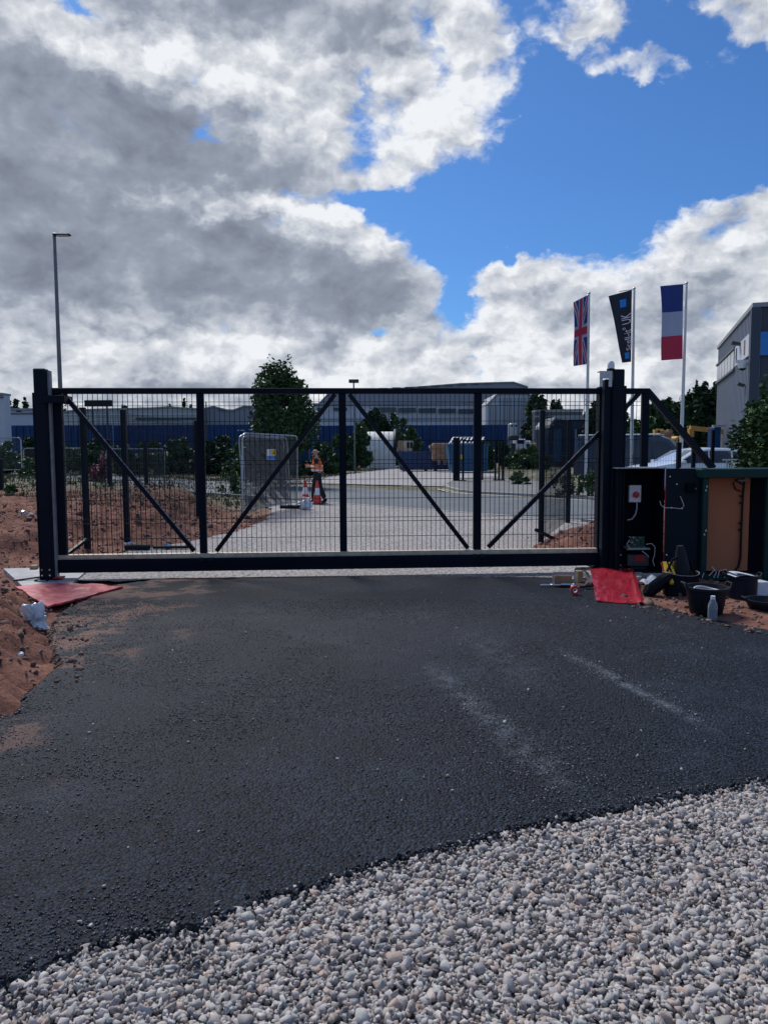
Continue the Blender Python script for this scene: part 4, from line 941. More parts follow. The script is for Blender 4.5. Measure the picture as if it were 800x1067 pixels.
# green kiosk
GY = 9.15
kx = lambda px, py=540: cxz(px, py, GY)[0]; kz = lambda py: cxz(760, py, GY)[1]
kio = thing('green_kiosk', 'dark green steel kiosk without its doors showing a brown back board', 'cabinet', (kx(770), GY + .3, 0))
KX1 = kx(840); zl0, zl1 = kz(498), kz(488.5)
b = MB(); b.bx(kx(727.5), KX1 + .03, GY - .05, GY + .66, zl0, zl1, .008); b.build('lid', 'green_paint', kio)
b = MB(); b.bx(kx(731.5), kx(737), GY, GY + .05, .02, zl0 - .002, .004); b.bx(kx(797), kx(801), GY - .01, GY + .05, .02, zl0 - .002, .004); b.bx(KX1 - .05, KX1, GY, GY + .05, .02, zl0 - .002, .004); b.bx(kx(731.5), KX1, GY + .001, GY + .04, .0, .06); b.build('door_frame', 'green_paint', kio)
b = MB(); b.bx(kx(731.5) - .005, kx(731.5) + .016, GY + .052, GY + .6, .0, zl0 - .002); b.bx(KX1 - .02, KX1, GY + .052, GY + .6, .0, zl0 - .002); b.bx(kx(731.5), KX1, GY + .601, GY + .62, .0, zl0 - .002); b.bx(kx(731.5), KX1, GY + .05, GY + .6, .0, .05); b.build('body', 'door_navy', kio)
BYY = GY + .30
bx0, bx1 = cxz(737, 540, BYY)[0], cxz(780, 540, BYY)[0]
b = MB(); b.bx(bx0, bx1, BYY, BYY + .018, .07, cxz(750, 498, BYY)[1]); b.build('back_board', 'board_brown', kio)
b = MB(); b.bx(bx1 + .004, KX1 - .022, BYY - .01, BYY + .01, .06, zl0 - .01); b.build('side_panel', 'cabinet_in', kio)
def kp(px, py, Y=BYY - .03): p = at(px, py, Y); return Vector((p.x, Y, p.z))
b = MB(); b.tube([kp(775, 502), kp(773.5, 515), kp(772.5, 535), kp(771.5, 560), kp(771, 580), kp(769, 590), kp(764, 596), kp(758, 598)], .014, 8); b.tube([kp(773, 505), kp(766, 500), (kp(763.5, 504)), kp(766, 510), kp(771, 512)], .009, 6); b.build('cable', 'black_rubber', kio, smooth=True)
for p in ((772, 517), (771.5, 524), (770.8, 545), (770.5, 552)): b = MB(); b.box(tuple(kp(*p)), (.04, .03, .022), bev=.004); b.build('cable_clip', 'black_rubber', kio)
b = MB(); b.box(tuple(kp(772, 500.5)), (.11, .05, .03), bev=.008); b.box(tuple(kp(776, 499)), (.04, .06, .05), bev=.008); b.build('cable_gland', 'galv_dull', kio)
for p in ((734.5, 496), (736, 507), (735, 511), (735, 553), (733.5, 557)): b = MB(); b.box(tuple(kp(p[0], p[1], GY - .008)), (.018, .016, .03), bev=.004); b.build('hinge_pin', 'galv', kio)
b = MB(); b.tube([kp(736, 496, GY - .02), kp(748, 496.5, GY - .02), kp(765, 495.5, GY - .02)], .004, 5); b.build('stay_rod', 'galv_dull', kio)
for path in (((738, 600), (744, 594), (741, 590), (746, 596), (743, 602)), ((747, 602), (749, 595), (756, 593), (758, 598), (754, 602)), ((733, 597), (731, 602))): b = MB(); b.tube([kp(px, py, GY - .06) for px, py in path], .0055, 5); b.build('loose_cable', 'cable_white', kio, smooth=True)

# ---------------------------------------------------------------- things on the ground
def bent_sheet(name, corners, label, cat, m, thick=.012, bump=.03, zs=(.035,) * 4, n=44, seed=1, lift=None):
    A, B, C_, D_ = [gp(*c) for c in corners]           # far left, far right, near right, near left
    for p, z in zip((A, B, C_, D_), zs): p.z = z
    def f(u, v):
        p = A.lerp(B, u).lerp(D_.lerp(C_, u), v); w = float(fbm(np.array([u * 3 + seed]), np.array([v * 3.0]), 1.3, 4, .6)[0]) - .5
        rg = sum((1 - abs(2 * float(fbm(np.array([u * 2.0 * q_ + seed * 3]), np.array([v * 1.6 * q_ + u * q_]), 1.0, 2, .5)[0]) - 1)) ** 3 / q_ for q_ in (2.0, 4.5))
        return p + Vector((w * .02, w * .02, w * bump * 2 + rg * bump * .9 + (lift(u, v) if lift else 0)))
    b = MB(); n2 = n; vs = [f(i / n, j / n2) for j in range(n2 + 1) for i in range(n + 1)]; k = len(vs); vs += [v - Vector((0, 0, thick)) for v in vs]; fs = []
    for j in range(n2):
        for i in range(n): a = j * (n + 1) + i; fs += [(a, a + 1, a + n + 2, a + n + 1), (k + a, k + a + n + 1, k + a + n + 2, k + a + 1)]
    for i in range(n):
        for a, c in ((i, i + 1), (n2 * (n + 1) + i, n2 * (n + 1) + i + 1), (i * (n + 1), (i + 1) * (n + 1)), (i * (n + 1) + n, (i + 1) * (n + 1) + n)): fs.append((a, c, k + c, k + a))
    b.add(vs, fs); return tag(b.build(name, m, smooth=True), label, cat)
bent_sheet('red_mat', [(614.5, 598.5), (659, 598.5), (670.5, 634), (620.5, 630.5)], 'bright red plastic mat on the ground in front of the control cabinet', 'mat', 'red_sheet', .012, .012, (.085, .085, .045, .045), lift=lambda u, v: .02 * math.exp(-((v - .45) / .06) ** 2) + .012 * math.exp(-((u - .93) / .04) ** 2))
bent_sheet('red_mat', [(16, 617), (94, 612), (128, 616), (50, 637)], 'crumpled faded red plastic mat lying by the left gate post', 'mat', 'red_faded', .02, .016, (.07, .045, .045, .045), lift=lambda u, v: .015 * math.sin(u * 3.1) * (1 - .4 * v))
# white plastic bag, crumpled
def crumple(name, px, py, w, d, h, m, label, cat, seed=5, z=.03, jag=.3, sub=3, flat=0.0, Y=None):
    p = gp(px, py, z) if Y is None else Vector(Y); bm = bmesh.new(); bmesh.ops.create_icosphere(bm, subdivisions=sub, radius=1)
    vs = []
    for v in bm.verts:
        c = v.co.copy(); k = 1 + jag * (mnoise.noise(c * 1.7 + Vector((seed, 0, 0))) * 1.6 - abs(mnoise.noise(c * 3.1 + Vector((0, seed, 0)))) * 1.6 + .3 - abs(mnoise.noise(c * 7 + Vector((0, 0, seed)))) * .5)
        c *= k; zz = max(c.z, -.62 + flat); vs.append(Vector((p.x + c.x * w / 2, p.y + c.y * d / 2, p.z + (zz + .62 - flat) * h / 1.5)))
    b = MB(); b.add(vs, [tuple(v.index for v in f.verts) for f in bm.faces]); bm.free(); return tag(b.build(name, m, smooth=False), label, cat)
crumple('plastic_bag', 35, 655, .25, .16, .19, 'bag_film', 'crumpled white plastic bag on the soil below the faded red mat', 'bag', 3, .03, .55, 4)
crumple('paper_cup', 22, 684, .045, .04, .035, 'white_plastic', 'small white scrap of litter on the red mound at the left edge', 'litter', 8, .12, .3, 2)
# G clamp, hammer, wood block, red grips
def Tm(px, py, rz=0, z=.034): p = gp(px, py, z); return MX(p, rz)
T = Tm(589, 611, -.05); root = thing('g_clamp', 'steel clamp lying on the tarmac beside a small upright timber block', 'clamp', T.translation)
b = MB(T); b.bar((-.14, .03, .012), (-.14, .03, .16), .02, .025); b.bar((-.14, .03, .155), (.11, .03, .155), .025, .025); b.bar((.11, .03, .16), (.11, .03, .012), .02, .025); b.build('frame', 'steel', root)
b = MB(T); b.tube([(-.30, -.03, .018), (.10, -.02, .022)], .013, 8); b.tube([(-.06, -.05, .03), (.06, -.05, .03)], .016, 8); b.build('screw', 'steel', root, smooth=True)
b = MB(T); b.box((-.02, .05, .07), (.2, .05, .11), bev=.01); b.build('jaw', 'rusty', root)
b = MB(); p = gp(603, 609); b.box((p.x, p.y, .10), (.07, .08, .14), rz=.2, bev=.005); tag(b.build('timber_block', 'wood'), 'upright pale timber block against the right concrete plinth', 'wood block')
T = Tm(600, 615, .5); root = thing('claw_hammer', 'hammer with a dark shaft lying by the corner of the bright red mat', 'hammer', T.translation)
b = MB(T); b.tube([(-.02, 0, .03), (.26, 0, .03)], [.012, .016], 8); b.build('shaft', 'black_rubber', root, smooth=True)
b = MB(T); b.box((-.02, 0, .035), (.035, .12, .035), bev=.008); b.build('head', 'steel', root)
T = Tm(598.5, 619.5, .1); root = thing('tape_roll', 'small roll of orange red tape standing on the tarmac left of the bright red mat', 'tape')
WM[root.name] = T; root.location = T.translation
TT = T @ Matrix.Translation((0, 0, .05)) @ Matrix.Rotation(R(90), 4, 'X')
b = MB(TT); n_ = 18; prof = [(.026, -.02), (.05, -.02), (.05, .02), (.026, .02), (.026, -.02)]; b.lathe(prof, n=n_, cap=False); b.build('tape', 'red_part', root, smooth=True)
b = MB(TT); b.lathe([(.022, -.021), (.0255, -.021), (.0255, .021), (.022, .021), (.022, -.021)], n=n_, cap=False); b.build('core', 'white_plastic', root, smooth=True)
b = MB(); b.tube([tuple(gp(607, 612, .05)), tuple(gp(613, 607, .09))], .012, 6); tag(b.build('steel_pin', 'dark_metal'), 'dark steel pin leaning on the right concrete plinth next to the mat', 'pin')
# anchor bolt tool on plinth
b = MB(); b.bar(tuple(gp(607, 593.5, .072)), tuple(gp(612, 597.5, .072)), .02, .015); b.box((*gp(607, 593, .07).xy, .08), (.045, .045, .03), bev=.008); tag(b.build('spanner', 'dark_metal'), 'dark spanner lying on the concrete plinth at the foot of the right gate posts', 'spanner')
# bucket
p = gp(741, 645, .0); T = MX(p); root = thing('rubber_bucket', 'large black flexible bucket holding a coil of pale cable, behind the water bottle', 'bucket', p)
r0_, r1_, hb = .135, .195, .295; y0 = .05
T = MX((p.x, p.y + .13, .0))
b = MB(T); b.lathe([(r0_, .0), (r0_ + .01, .01), (r1_ - .008, hb - .03), (r1_ + .014, hb - .022), (r1_ + .014, hb), (r1_ - .01, hb), (r0_ - .01, .03), (0, .03)], n=32, cap=False); b.build('tub', 'black_rubber', root, smooth=True)
b = MB(T)
for k in range(5):
    rr = .125 - .012 * (k % 3); b.tube([Vector((math.cos(a) * rr, math.sin(a) * rr - .0, .20 + .016 * k + .01 * math.sin(a * 2 + k))) for a in np.linspace(0, 6.283, 25)], .009, 6)
b.build('cable_coil', 'cable_white', root, smooth=True)
b = MB(T)
for sgn in (-1, 1): b.tube([Vector((sgn * (r1_ + .005), -.06, hb - .02)), Vector((sgn * (r1_ + .03), -.05, hb + .035)), Vector((sgn * (r1_ + .03), .05, hb + .035)), Vector((sgn * (r1_ + .005), .06, hb - .02))], .011, 6)
b.build('handle', 'black_rubber', root, smooth=True)
# water bottle
p = gp(742.5, 650, .0); T = MX((p.x, p.y + .02, .0)) @ Matrix.Diagonal((1.22, 1.22, 1.17, 1)); root = thing('water_bottle', 'clear plastic water bottle with a blue label standing in front of the black bucket', 'bottle', T.translation)
defm('bottle_plastic', (.80, .88, .95), .08, 0, .06, 30, spec=.8, trans=.85)
b = MB(T); b.lathe([(.028, .001), (.034, .008), (.034, .03), (.032, .036), (.034, .045), (.034, .10), (.031, .108), (.034, .118), (.034, .15), (.022, .185), (.014, .2), (.014, .21), (0, .21)], n=20, cap=True); b.build('bottle_body', 'bottle_plastic', root, smooth=True)
b = MB(T); b.lathe([(.0352, .055), (.0352, .115)], n=20, cap=False); b.build('label_band', 'glass_grey', root, smooth=True)
b = MB(T); b.lathe([(.0165, .195), (.0165, .222), (0, .222)], n=14, cap=True); b.build('cap', 'white_plastic', root, smooth=True)
for o_ in root.children: pass
# tubs on the right
def tub(px, py, r0_, r1_, hb, label, m='navy_plastic', dy=.15, n=28):
    p = gp(px, py); T = MX((p.x, p.y + dy, 0)); root = thing('plastic_tub', label, 'tub', T.translation)
    b = MB(T); b.lathe([(r0_, 0), (r0_ + .01, .01), (r1_ - .01, hb - .03), (r1_ + .012, hb - .024), (r1_ + .012, hb), (r1_ - .012, hb), (r0_ - .01, .03), (0, .03)], n=n, cap=False); b.build('tub_body', m, root, smooth=True)
    b = MB(T)
    for sgn in (-1, 1): b.tube([Vector((sgn * (r1_ + .005), -.05, hb - .02)), Vector((sgn * (r1_ + .03), -.04, hb + .02)), Vector((sgn * (r1_ + .03), .04, hb + .02)), Vector((sgn * (r1_ + .005), .05, hb - .02))], .01, 6)
    b.build('handle', m, root, smooth=True); return root, T
rt_, T = tub(779, 628, .135, .165, .275, 'dark blue plastic tub with folded white paper on top, in front of the kiosk')
b = MB(T)
for k in range(3): b.grid(lambda u, v: Vector((-.15 + .23 * u + .01 * k, -.16 + .2 * v, .278 + .014 * k + .018 * math.sin(3 * u + k) - .03 * v * (k == 2))), 8, 4)
tag(b.build('folded_paper', 'paper'), 'folded white paper sheets laid on top of the dark blue tub', 'paper')
tub(805, 641, .13, .19, .13, 'low black plastic tub cut off by the right edge of the photo', 'black_rubber', .15)
p = gp(800, 628); b = MB(MX((p.x + .02, p.y + .25, 0), .2)); b.box((0, 0, .07), (.16, .16, .24), bev=.006); tag(b.build('white_box', 'paper'), 'small white cardboard box above the low black tub at the right edge', 'box')
# tool bag, shovel head, level
def tool_bag():
    p = gp(712, 624); T = MX((p.x, p.y + .12, 0), .1); root = thing('tool_bag', 'open black fabric tool bag standing against the cabinet door with tools sticking out', 'tool bag', T.translation)
    def f(u, v):
        a = u * 2 * math.pi; r_ = 1 - .06 * math.sin(3 * a) - .1 * (v - .5) ** 2; return Vector((.19 * r_ * math.copysign(abs(math.cos(a)) ** .7, math.cos(a)), .12 * r_ * math.copysign(abs(math.sin(a)) ** .7, math.sin(a)), .01 + .26 * v + .02 * math.sin(2 * a + 1) * v))
    b = MB(T); b.grid(f, 36, 8); b.grid(lambda u, v: f(u, 1) * (1 - .0 * v) + Vector((0, 0, -.2 * v)) - Vector((f(u, 1).x * .12 * (v > 0), f(u, 1).y * .12 * (v > 0), 0)), 36, 3); b.lathe([(.0, .05), (.15, .05)], n=12, cap=False); b.build('bag_body', 'black_cloth', root, smooth=True)
    b = MB(T); b.tube([f(u, .97) * 1.02 for u in np.linspace(.5, 1.0, 14)], .004, 5); b.build('trim_band', 'galv_dull', root, smooth=True)
    b = MB(T); b.tube([Vector((-.17, 0, .25)), Vector((-.1, -.02, .42)), Vector((.0, -.02, .47)), Vector((.1, 0, .42)), Vector((.17, 0, .25))], .013, 6); b.build('carry_handle', 'black_cloth', root, smooth=True)
    # a black drill casing standing in it
    b = MB(T); b.tube([(.02, 0, .15), (.015, 0, .33), (.0, 0, .50), (-.01, 0, .57)], [.08, .085, .055, .035], 12); tag(b.build('drill', 'black_rubber', smooth=True), 'tall black power tool standing up in the black tool bag', 'power tool')
tool_bag()
def bag2():
    p = gp(686, 620); T = MX((p.x - .02, p.y + .10, .02), .1) @ Matrix.Rotation(R(48), 4, 'Y')
    root = thing('rubber_bowl', 'black rubber bowl tipped on its side next to the bright red mat', 'bowl', T.translation); WM[root.name] = Matrix.Translation(T.translation)
    b = MB(T); b.lathe([(.13, 0), (.14, .015), (.19, .14), (.20, .145), (.20, .16), (.18, .16), (.12, .03), (0, .03)], n=26, cap=False); b.build('bowl_body', 'black_rubber', root, smooth=True)
    return root
def bag3():
    "flat black cloth bag lying tilted, leaning on the tool bag"
    P = [gp(670, 620, .02), gp(691, 624, .02)]; 
    def f(u, v):
        a = u * 2 * math.pi; cx_, cz_ = math.cos(a), math.sin(a); pt = at(684, 611, 8.0); ax = Vector((.145, .0, .115)).normalized(); bx2 = Vector((-.25, -.75, .45)).normalized()
        r_ = [0, .85, 1, .85, 0][int(round(v * 4))]; th = [-.045, -.05, 0, .05, .045][int(round(v * 4))]
        nrm = ax.cross(bx2).normalized(); return pt + ax * (cx_ * .185 * r_) + bx2 * (cz_ * .11 * r_) + nrm * th
    b = MB(); b.grid(f, 30, 4); root = b.build('cloth_bag', 'black_cloth', smooth=True); zmin = min((root.matrix_basis @ v.co).z for v in root.data.vertices)
    root.location.z -= zmin - .005; return tag(root, 'flat black cloth tool pouch leaning over beside the bright red mat', 'pouch')
bag3()
b = MB(); b.bar(tuple(at(691.5, 586, 8.2)), tuple(at(699.5, 608, 7.95)), .042, .03); tag(b.build('spirit_level', 'yellow'), 'bright yellow spirit level sticking out between the two black bags', 'spirit level')
b = MB(); b.tube([tuple(at(689, 586, 8.2)), tuple(at(693, 595, 8.15))], .018, 7); tag(b.build('red_handle_tool', 'red_part', smooth=True), 'red handled tool beside the yellow spirit level', 'tool')
b = MB(); b.tube([tuple(at(697, 586, 8.15)), tuple(at(700, 592, 8.1)), tuple(at(703, 600, 8.05)), tuple(at(701, 605, 8.0))], .013, 6); b.tube([tuple(at(700, 585, 8.15)), tuple(at(703, 590, 8.13))], .02, 6); tag(b.build('coiled_strap', 'yellow', smooth=True), 'dull yellow coiled strap behind the spirit level', 'strap')
def paper_sheet(pts, label, z=.05, lift=.05):
    A, B, C_ = [gp(*q, z) for q in pts]; b = MB(); b.grid(lambda u, v: A.lerp(B, u).lerp(A.lerp(C_, u), v) + Vector((0, 0, lift * math.sin(u * 3.1))), 8, 5); tag(b.build('plastic_wrap', 'bag_film'), label, 'wrapping')
b = MB(); A, B, C_, D_ = gp(665, 607, .05), gp(678, 611, .04), gp(688, 600, .12), gp(676, 602, .05)
b.grid(lambda u, v: A.lerp(B, u).lerp(D_.lerp(C_, u), v) + Vector((0, 0, .025 * math.sin(6 * u) + .02 * math.sin(9 * v))), 12, 10); tag(b.build('plastic_wrap', 'bag_film'), 'crinkled white plastic wrapping on the ground below the control cabinet', 'wrapping')
# crumpled rag and bits behind the gate
crumple('white_sack', 319, 531, .34, .3, .33, 'bag_film', 'bulging white sack on the foot of the temporary fence panels behind the gate', 'sack', 12, .0, .3)
b = MB(); p = gp(150, 573); T = MX((p.x, p.y, .05), .03); b = MB(T); b.box((-.1, 0, .0), (.42, .12, .09), bev=.02); b.box((.45, .02, -.01), (.6, .07, .05), bev=.01); tag(b.build('tool_case', 'black_rubber'), 'long black tools laid on the gravel behind the left bay of the gate', 'tools')
crumple('rag', 174, 571, .13, .1, .07, 'sign_blue', 'small bright blue rag on the gravel behind the gate', 'rag', 4, .02, .3, 2)
crumple('paper_scrap', 135, 568, .2, .12, .05, 'paper', 'white paper scrap on the soil behind the left bay of the gate', 'litter', 6, .03, .4, 2)
crumple('paper_scrap', 26, 536, .12, .1, .08, 'galv', 'grey scrap half way up the red bank left of the gate post', 'litter', 9, .35, .4, 2, Y=(at(25, 536, 13.6).x, 13.6, float(gh(at(25, 536, 13.6).x, 13.6)) + .0))

# ---------------------------------------------------------------- traffic cones
def cone(px, py, Y, label, h=.75, z=0.0):
    p = at(px, py, Y); p.z = z; root = thing('traffic_cone', label, 'traffic cone', p, 0, 'traffic cones by the workman'); T = MX(p)
    b = MB(T); b.box((0, 0, .02), (.4, .4, .04), bev=.01); b.build('base', 'black_rubber', root)
    R_ = lambda z: .15 * (1 - z / h) + .03 * z / h
    def ring(nm, a, c, m, cap=False): b = MB(T); b.lathe([(R_(a), a), (R_(c), c)] + ([(0, c)] if cap else []), n=16, cap=False); b.build(nm, m, root, smooth=True)
    ring('lower_band', .04, .30, 'cone_red'); ring('reflective_sleeve', .30, .52, 'cone_white'); ring('upper_band', .52, h, 'cone_red', True)
CYn = 24.0
cone(318.3, 521, 23.9, 'red and white traffic cone on the left of the workman, slimmer in view'); cone(330.7, 524, 23.4, 'red and white traffic cone at the workman\'s legs standing on a white board')
b = MB(); p = gp(325, 524); b.box((p.x, p.y - .1, .02), (.95, .30, .035), bev=.01); tag(b.build('white_board', 'white_plastic'), 'white board lying on the road edge under the right traffic cone', 'board')

# ---------------------------------------------------------------- the workman
def skin_mesh(name, verts, edges, rad, m, parent=None, sub=2, root=0):
    me = bpy.data.meshes.new(name); me.from_pydata([tuple(v) for v in verts], edges, []); o = bpy.data.objects.new(name, me); COL.objects.link(o)
    sk = o.modifiers.new('skin', 'SKIN'); sk.use_smooth_shade = True
    for i, r_ in enumerate(rad):
        r_ = r_ if isinstance(r_, tuple) else (r_, r_); me.skin_vertices[0].data[i].radius = r_; me.skin_vertices[0].data[i].use_root = (i == root)
    o.modifiers.new('sub', 'SUBSURF').levels = sub; o.modifiers['sub'].render_levels = sub
    bpy.context.view_layer.update(); ev = o.evaluated_get(bpy.context.evaluated_depsgraph_get()); m2 = bpy.data.meshes.new_from_object(ev); bpy.data.objects.remove(o)
    m2.materials.clear(); m2.materials.append(M[m]); o = bpy.data.objects.new(name, m2); COL.objects.link(o); m2.name = name
    if parent: o.parent = parent; WM[o.name] = WM[parent.name]
    return o
pw = at(330.5, 523, 24.0); pw.z = 0
per = thing('person', 'bald workman in an orange high visibility vest and black trousers walking left past the cones', 'person', pw)
V_ = Vector
# local frame: he faces -x; hips 0.92, shoulders 1.45, head 1.75
J = {'pel': (.02, 0, .95), 'wst': (.02, 0, 1.10), 'chs': (.0, 0, 1.30), 'nck': (-.01, 0, 1.47), 'nk2': (-.02, 0, 1.525), 'jaw': (-.05, 0, 1.585), 'hd': (-.045, 0, 1.65), 'ht': (-.035, 0, 1.705), 'tp': (-.03, 0, 1.735),
     'sl': (.0, -.19, 1.42), 'el': (.03, -.25, 1.17), 'wl': (-.20, -.17, 1.18), 'hl': (-.27, -.14, 1.19),
     'sr': (.0, .19, 1.42), 'er': (-.02, .25, 1.17), 'wr': (-.24, .15, 1.22), 'hr': (-.31, .12, 1.23),
     'hpl': (.03, -.09, .90), 'kl': (.10, -.10, .50), 'al': (.27, -.10, .12), 'fl': (.14, -.10, .04),
     'hpr': (.0, .09, .90), 'kr': (-.10, .10, .50), 'ar': (-.13, .10, .10), 'fr': (-.28, .10, .035)}
names = list(J); ix = {n_: i for i, n_ in enumerate(names)}
E_ = [('pel', 'wst'), ('wst', 'chs'), ('chs', 'nck'), ('nck', 'nk2'), ('nk2', 'jaw'), ('jaw', 'hd'), ('hd', 'ht'), ('ht', 'tp'), ('chs', 'sl'), ('sl', 'el'), ('el', 'wl'), ('wl', 'hl'), ('chs', 'sr'), ('sr', 'er'), ('er', 'wr'), ('wr', 'hr'), ('pel', 'hpl'), ('hpl', 'kl'), ('kl', 'al'), ('al', 'fl'), ('pel', 'hpr'), ('hpr', 'kr'), ('kr', 'ar'), ('ar', 'fr')]
RD = {'pel': .13, 'wst': (.13, .12), 'chs': (.14, .13), 'nck': .075, 'nk2': .052, 'jaw': (.078, .066), 'hd': (.108, .088), 'ht': (.094, .08), 'tp': (.05, .045), 'sl': .062, 'el': .045, 'wl': .031, 'hl': (.035, .02), 'sr': .062, 'er': .045, 'wr': .031, 'hr': (.035, .02), 'hpl': .095, 'kl': .06, 'al': .042, 'fl': .038, 'hpr': .095, 'kr': .06, 'ar': .042, 'fr': .038}
verts = [J[n_] for n_ in names]; edges = [(ix[a], ix[c]) for a, c in E_]; rad = [RD[n_] for n_ in names]
for h_, w_, sgn in (('hl', 'wl', 1), ('hr', 'wr', -1)):
    hv, wv_ = V_(J[h_]), V_(J[w_]); d = (hv - wv_).normalized(); side = V_((0, 0, 1))
    for k in range(4):
        o_ = side * (.027 - .018 * k); b0 = hv + o_ * .9; L3 = (.075, .083, .078, .06)[k]; a_ = len(verts); cur = V_((0, -.02 * sgn * -1, -.01))
        verts += [tuple(b0 + d * .02), tuple(b0 + d * (.02 + L3 * .5) + cur * .5), tuple(b0 + d * (.02 + L3 * .9) + cur * 1.6)]; rad += [.010, .009, .0075]; edges += [(ix[h_], a_), (a_, a_ + 1), (a_ + 1, a_ + 2)]
    a_ = len(verts); b0 = wv_.lerp(hv, .55) + side * .03; verts += [tuple(b0 + d * .02 + side * .02), tuple(b0 + d * .055 + side * .028)]; rad += [.012, .009]; edges += [(ix[h_], a_), (a_, a_ + 1)]
body = skin_mesh('body', verts, edges, rad, 'skin', per)
def sub_skin(nm, keys, es, rr, m):
    return skin_mesh(nm, [J[k] if isinstance(k, str) else k for k in keys], es, rr, m, per)
sub_skin('trousers', ['pel', 'wst', 'hpl', 'kl', (.255, -.10, .155), 'hpr', 'kr', (-.128, .10, .125)], [(0, 1), (0, 2), (2, 3), (3, 4), (0, 5), (5, 6), (6, 7)], [.165, .15, .13, .10, .085, .13, .10, .085], 'black_trousers')
sub_skin('tshirt', ['wst', 'chs', (-.008, 0, 1.44), 'sl', (.02, -.235, 1.26), 'sr', (-.01, .235, 1.26)], [(0, 1), (1, 2), (1, 3), (3, 4), (1, 5), (5, 6)], [(.135, .125), (.145, .14), .08, .075, .064, .075, .064], 'tshirt')
vest = sub_skin('vest', [(.02, 0, 1.00), 'wst', 'chs', (-.006, 0, 1.43), (.0, -.12, 1.44), (.0, .12, 1.44)], [(0, 1), (1, 2), (2, 3), (2, 4), (2, 5)], [(.215, .19), (.215, .19), (.225, .205), .12, .115, .115], 'hivis')
for zc_ in (1.07, 1.21):
    b = MB(MX(pw)); b.lathe([(.190, zc_ - .028), (.193, zc_), (.190, zc_ + .028)], (0.012, 0, 0), 24, cap=False, T=Matrix.Diagonal((1, .98, 1, 1))); ob = b.build('reflective_band', 'reflective', vest, smooth=True)
for nm, a_, dx in (('boot', (.27, -.10, .12), 1), ('boot', (-.13, .10, .10), 0)):
    if dx: vv = [(.262, -.10, .16), (.275, -.10, .085), (.21, -.10, .045), (.13, -.10, .030)]
    else: vv = [(-.128, .10, .15), (-.13, .10, .05), (-.21, .10, .042), (-.30, .10, .035)]
    skin_mesh(nm, vv, [(0, 1), (1, 2), (2, 3)], [.085, .075, .066, .045], 'black_rubber', per)
hd = V_(J['hd'])
def dot(nm, c, r_, m, s=(1, 1, 1)):
    b = MB(MX(pw) @ Matrix.Translation(c) @ Matrix.Diagonal((*s, 1))); bm = bmesh.new(); bmesh.ops.create_icosphere(bm, subdivisions=2, radius=r_); b.add([v.co.copy() for v in bm.verts], [tuple(v.index for v in f.verts) for f in bm.faces]); bm.free(); return b.build(nm, m, body, smooth=True)
dot('nose', hd + V_((-.102, 0, -.012)), .018, 'skin', (1, .8, 1.4))
for s_ in (-1, 1): dot('ear', hd + V_((.005, s_ * .08, -.005)), .026, 'skin', (.8, .4, 1.2)); dot('eye', hd + V_((-.086, s_ * .032, .018)), .009, 'black_rubber')
dot('mouth', hd + V_((-.088, 0, -.05)), .016, 'tail_red', (.4, 1.2, .35))
# ---------------------------------------------------------------- buildings
def wall_run(b, p, q, z0, z1, thick=.2, rib=0.0, pitch=.5):
    "an upright wall from p to q, ribbed like profiled steel when rib > 0"
    p, q = Vector((p[0], p[1])), Vector((q[0], q[1])); d = (q - p); L_ = d.length; d.normalize(); n = Vector((d.y, -d.x))
    if n.dot(p) > 0: n = -n
    if not rib: b.bar((p.x, p.y, (z0 + z1) / 2), (q.x, q.y, (z0 + z1) / 2), thick, z1 - z0); return
    k = int(L_ / pitch); pr = []
    for i in range(k):
        s = i * L_ / k; w = L_ / k; pr += [(s, 0), (s + w * .5, 0), (s + w * .6, rib), (s + w * .9, rib)]
    pr += [(L_, 0), (L_, -thick), (0, -thick)]
    b.prism([(p.x + d.x * s + n.x * o, p.y + d.y * s + n.y * o) for s, o in pr], z0, z1)
def panes(root, p, q, z0, z1, off, m='glass_dark', frame='trim', name='window'):
    "one window set in the wall line p-q, standing off metres towards the camera"
    p, q = Vector((p[0], p[1])), Vector((q[0], q[1])); d = (q - p).normalized(); n = Vector((d.y, -d.x)); n = n if n.dot(p) < 0 else -n; p = p + n * off; q = q + n * off
    b = MB(); b.bar((p.x, p.y, (z0 + z1) / 2), (q.x, q.y, (z0 + z1) / 2), .06, z1 - z0); w = b.build(name, m, root)
    if frame:
        b = MB(); p2, q2 = p + n * .04, q + n * .04
        for z in (z0, z1): b.bar((p2.x, p2.y, z), (q2.x, q2.y, z), .05, .1)
        b.build('frame', frame, w)
    return w
# the near unit on the right
A, B = Vector((at(786.5, 316, 31).x, 31)), Vector((at(749, 358, 43.3).x, 43.3)); ztop = at(786.5, 316, 31).z
u_ = (B - A).normalized(); v_ = Vector((-u_.y, u_.x)); v_ = v_ if v_.x > 0 else -v_; C2 = A + v_ * 22; D2 = B + v_ * 22
un = thing('warehouse', 'tall dark grey clad industrial unit with a bright blue corner panel and cameras', 'building', (A.x + 9, A.y + 8, .2))
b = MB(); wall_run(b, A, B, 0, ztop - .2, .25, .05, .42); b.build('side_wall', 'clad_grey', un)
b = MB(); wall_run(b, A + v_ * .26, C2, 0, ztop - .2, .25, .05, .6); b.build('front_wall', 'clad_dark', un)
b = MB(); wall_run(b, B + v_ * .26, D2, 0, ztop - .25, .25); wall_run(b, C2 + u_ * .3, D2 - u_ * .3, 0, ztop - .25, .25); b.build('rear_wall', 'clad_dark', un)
b = MB(); n1 = -v_ * .12; b.prism([tuple(A + n1 - u_ * .14), tuple(B + n1 + u_ * .1), tuple(D2 + u_ * .1), tuple(C2 - u_ * .14)], ztop - .18, ztop); b.build('roof', 'roof_grey', un)
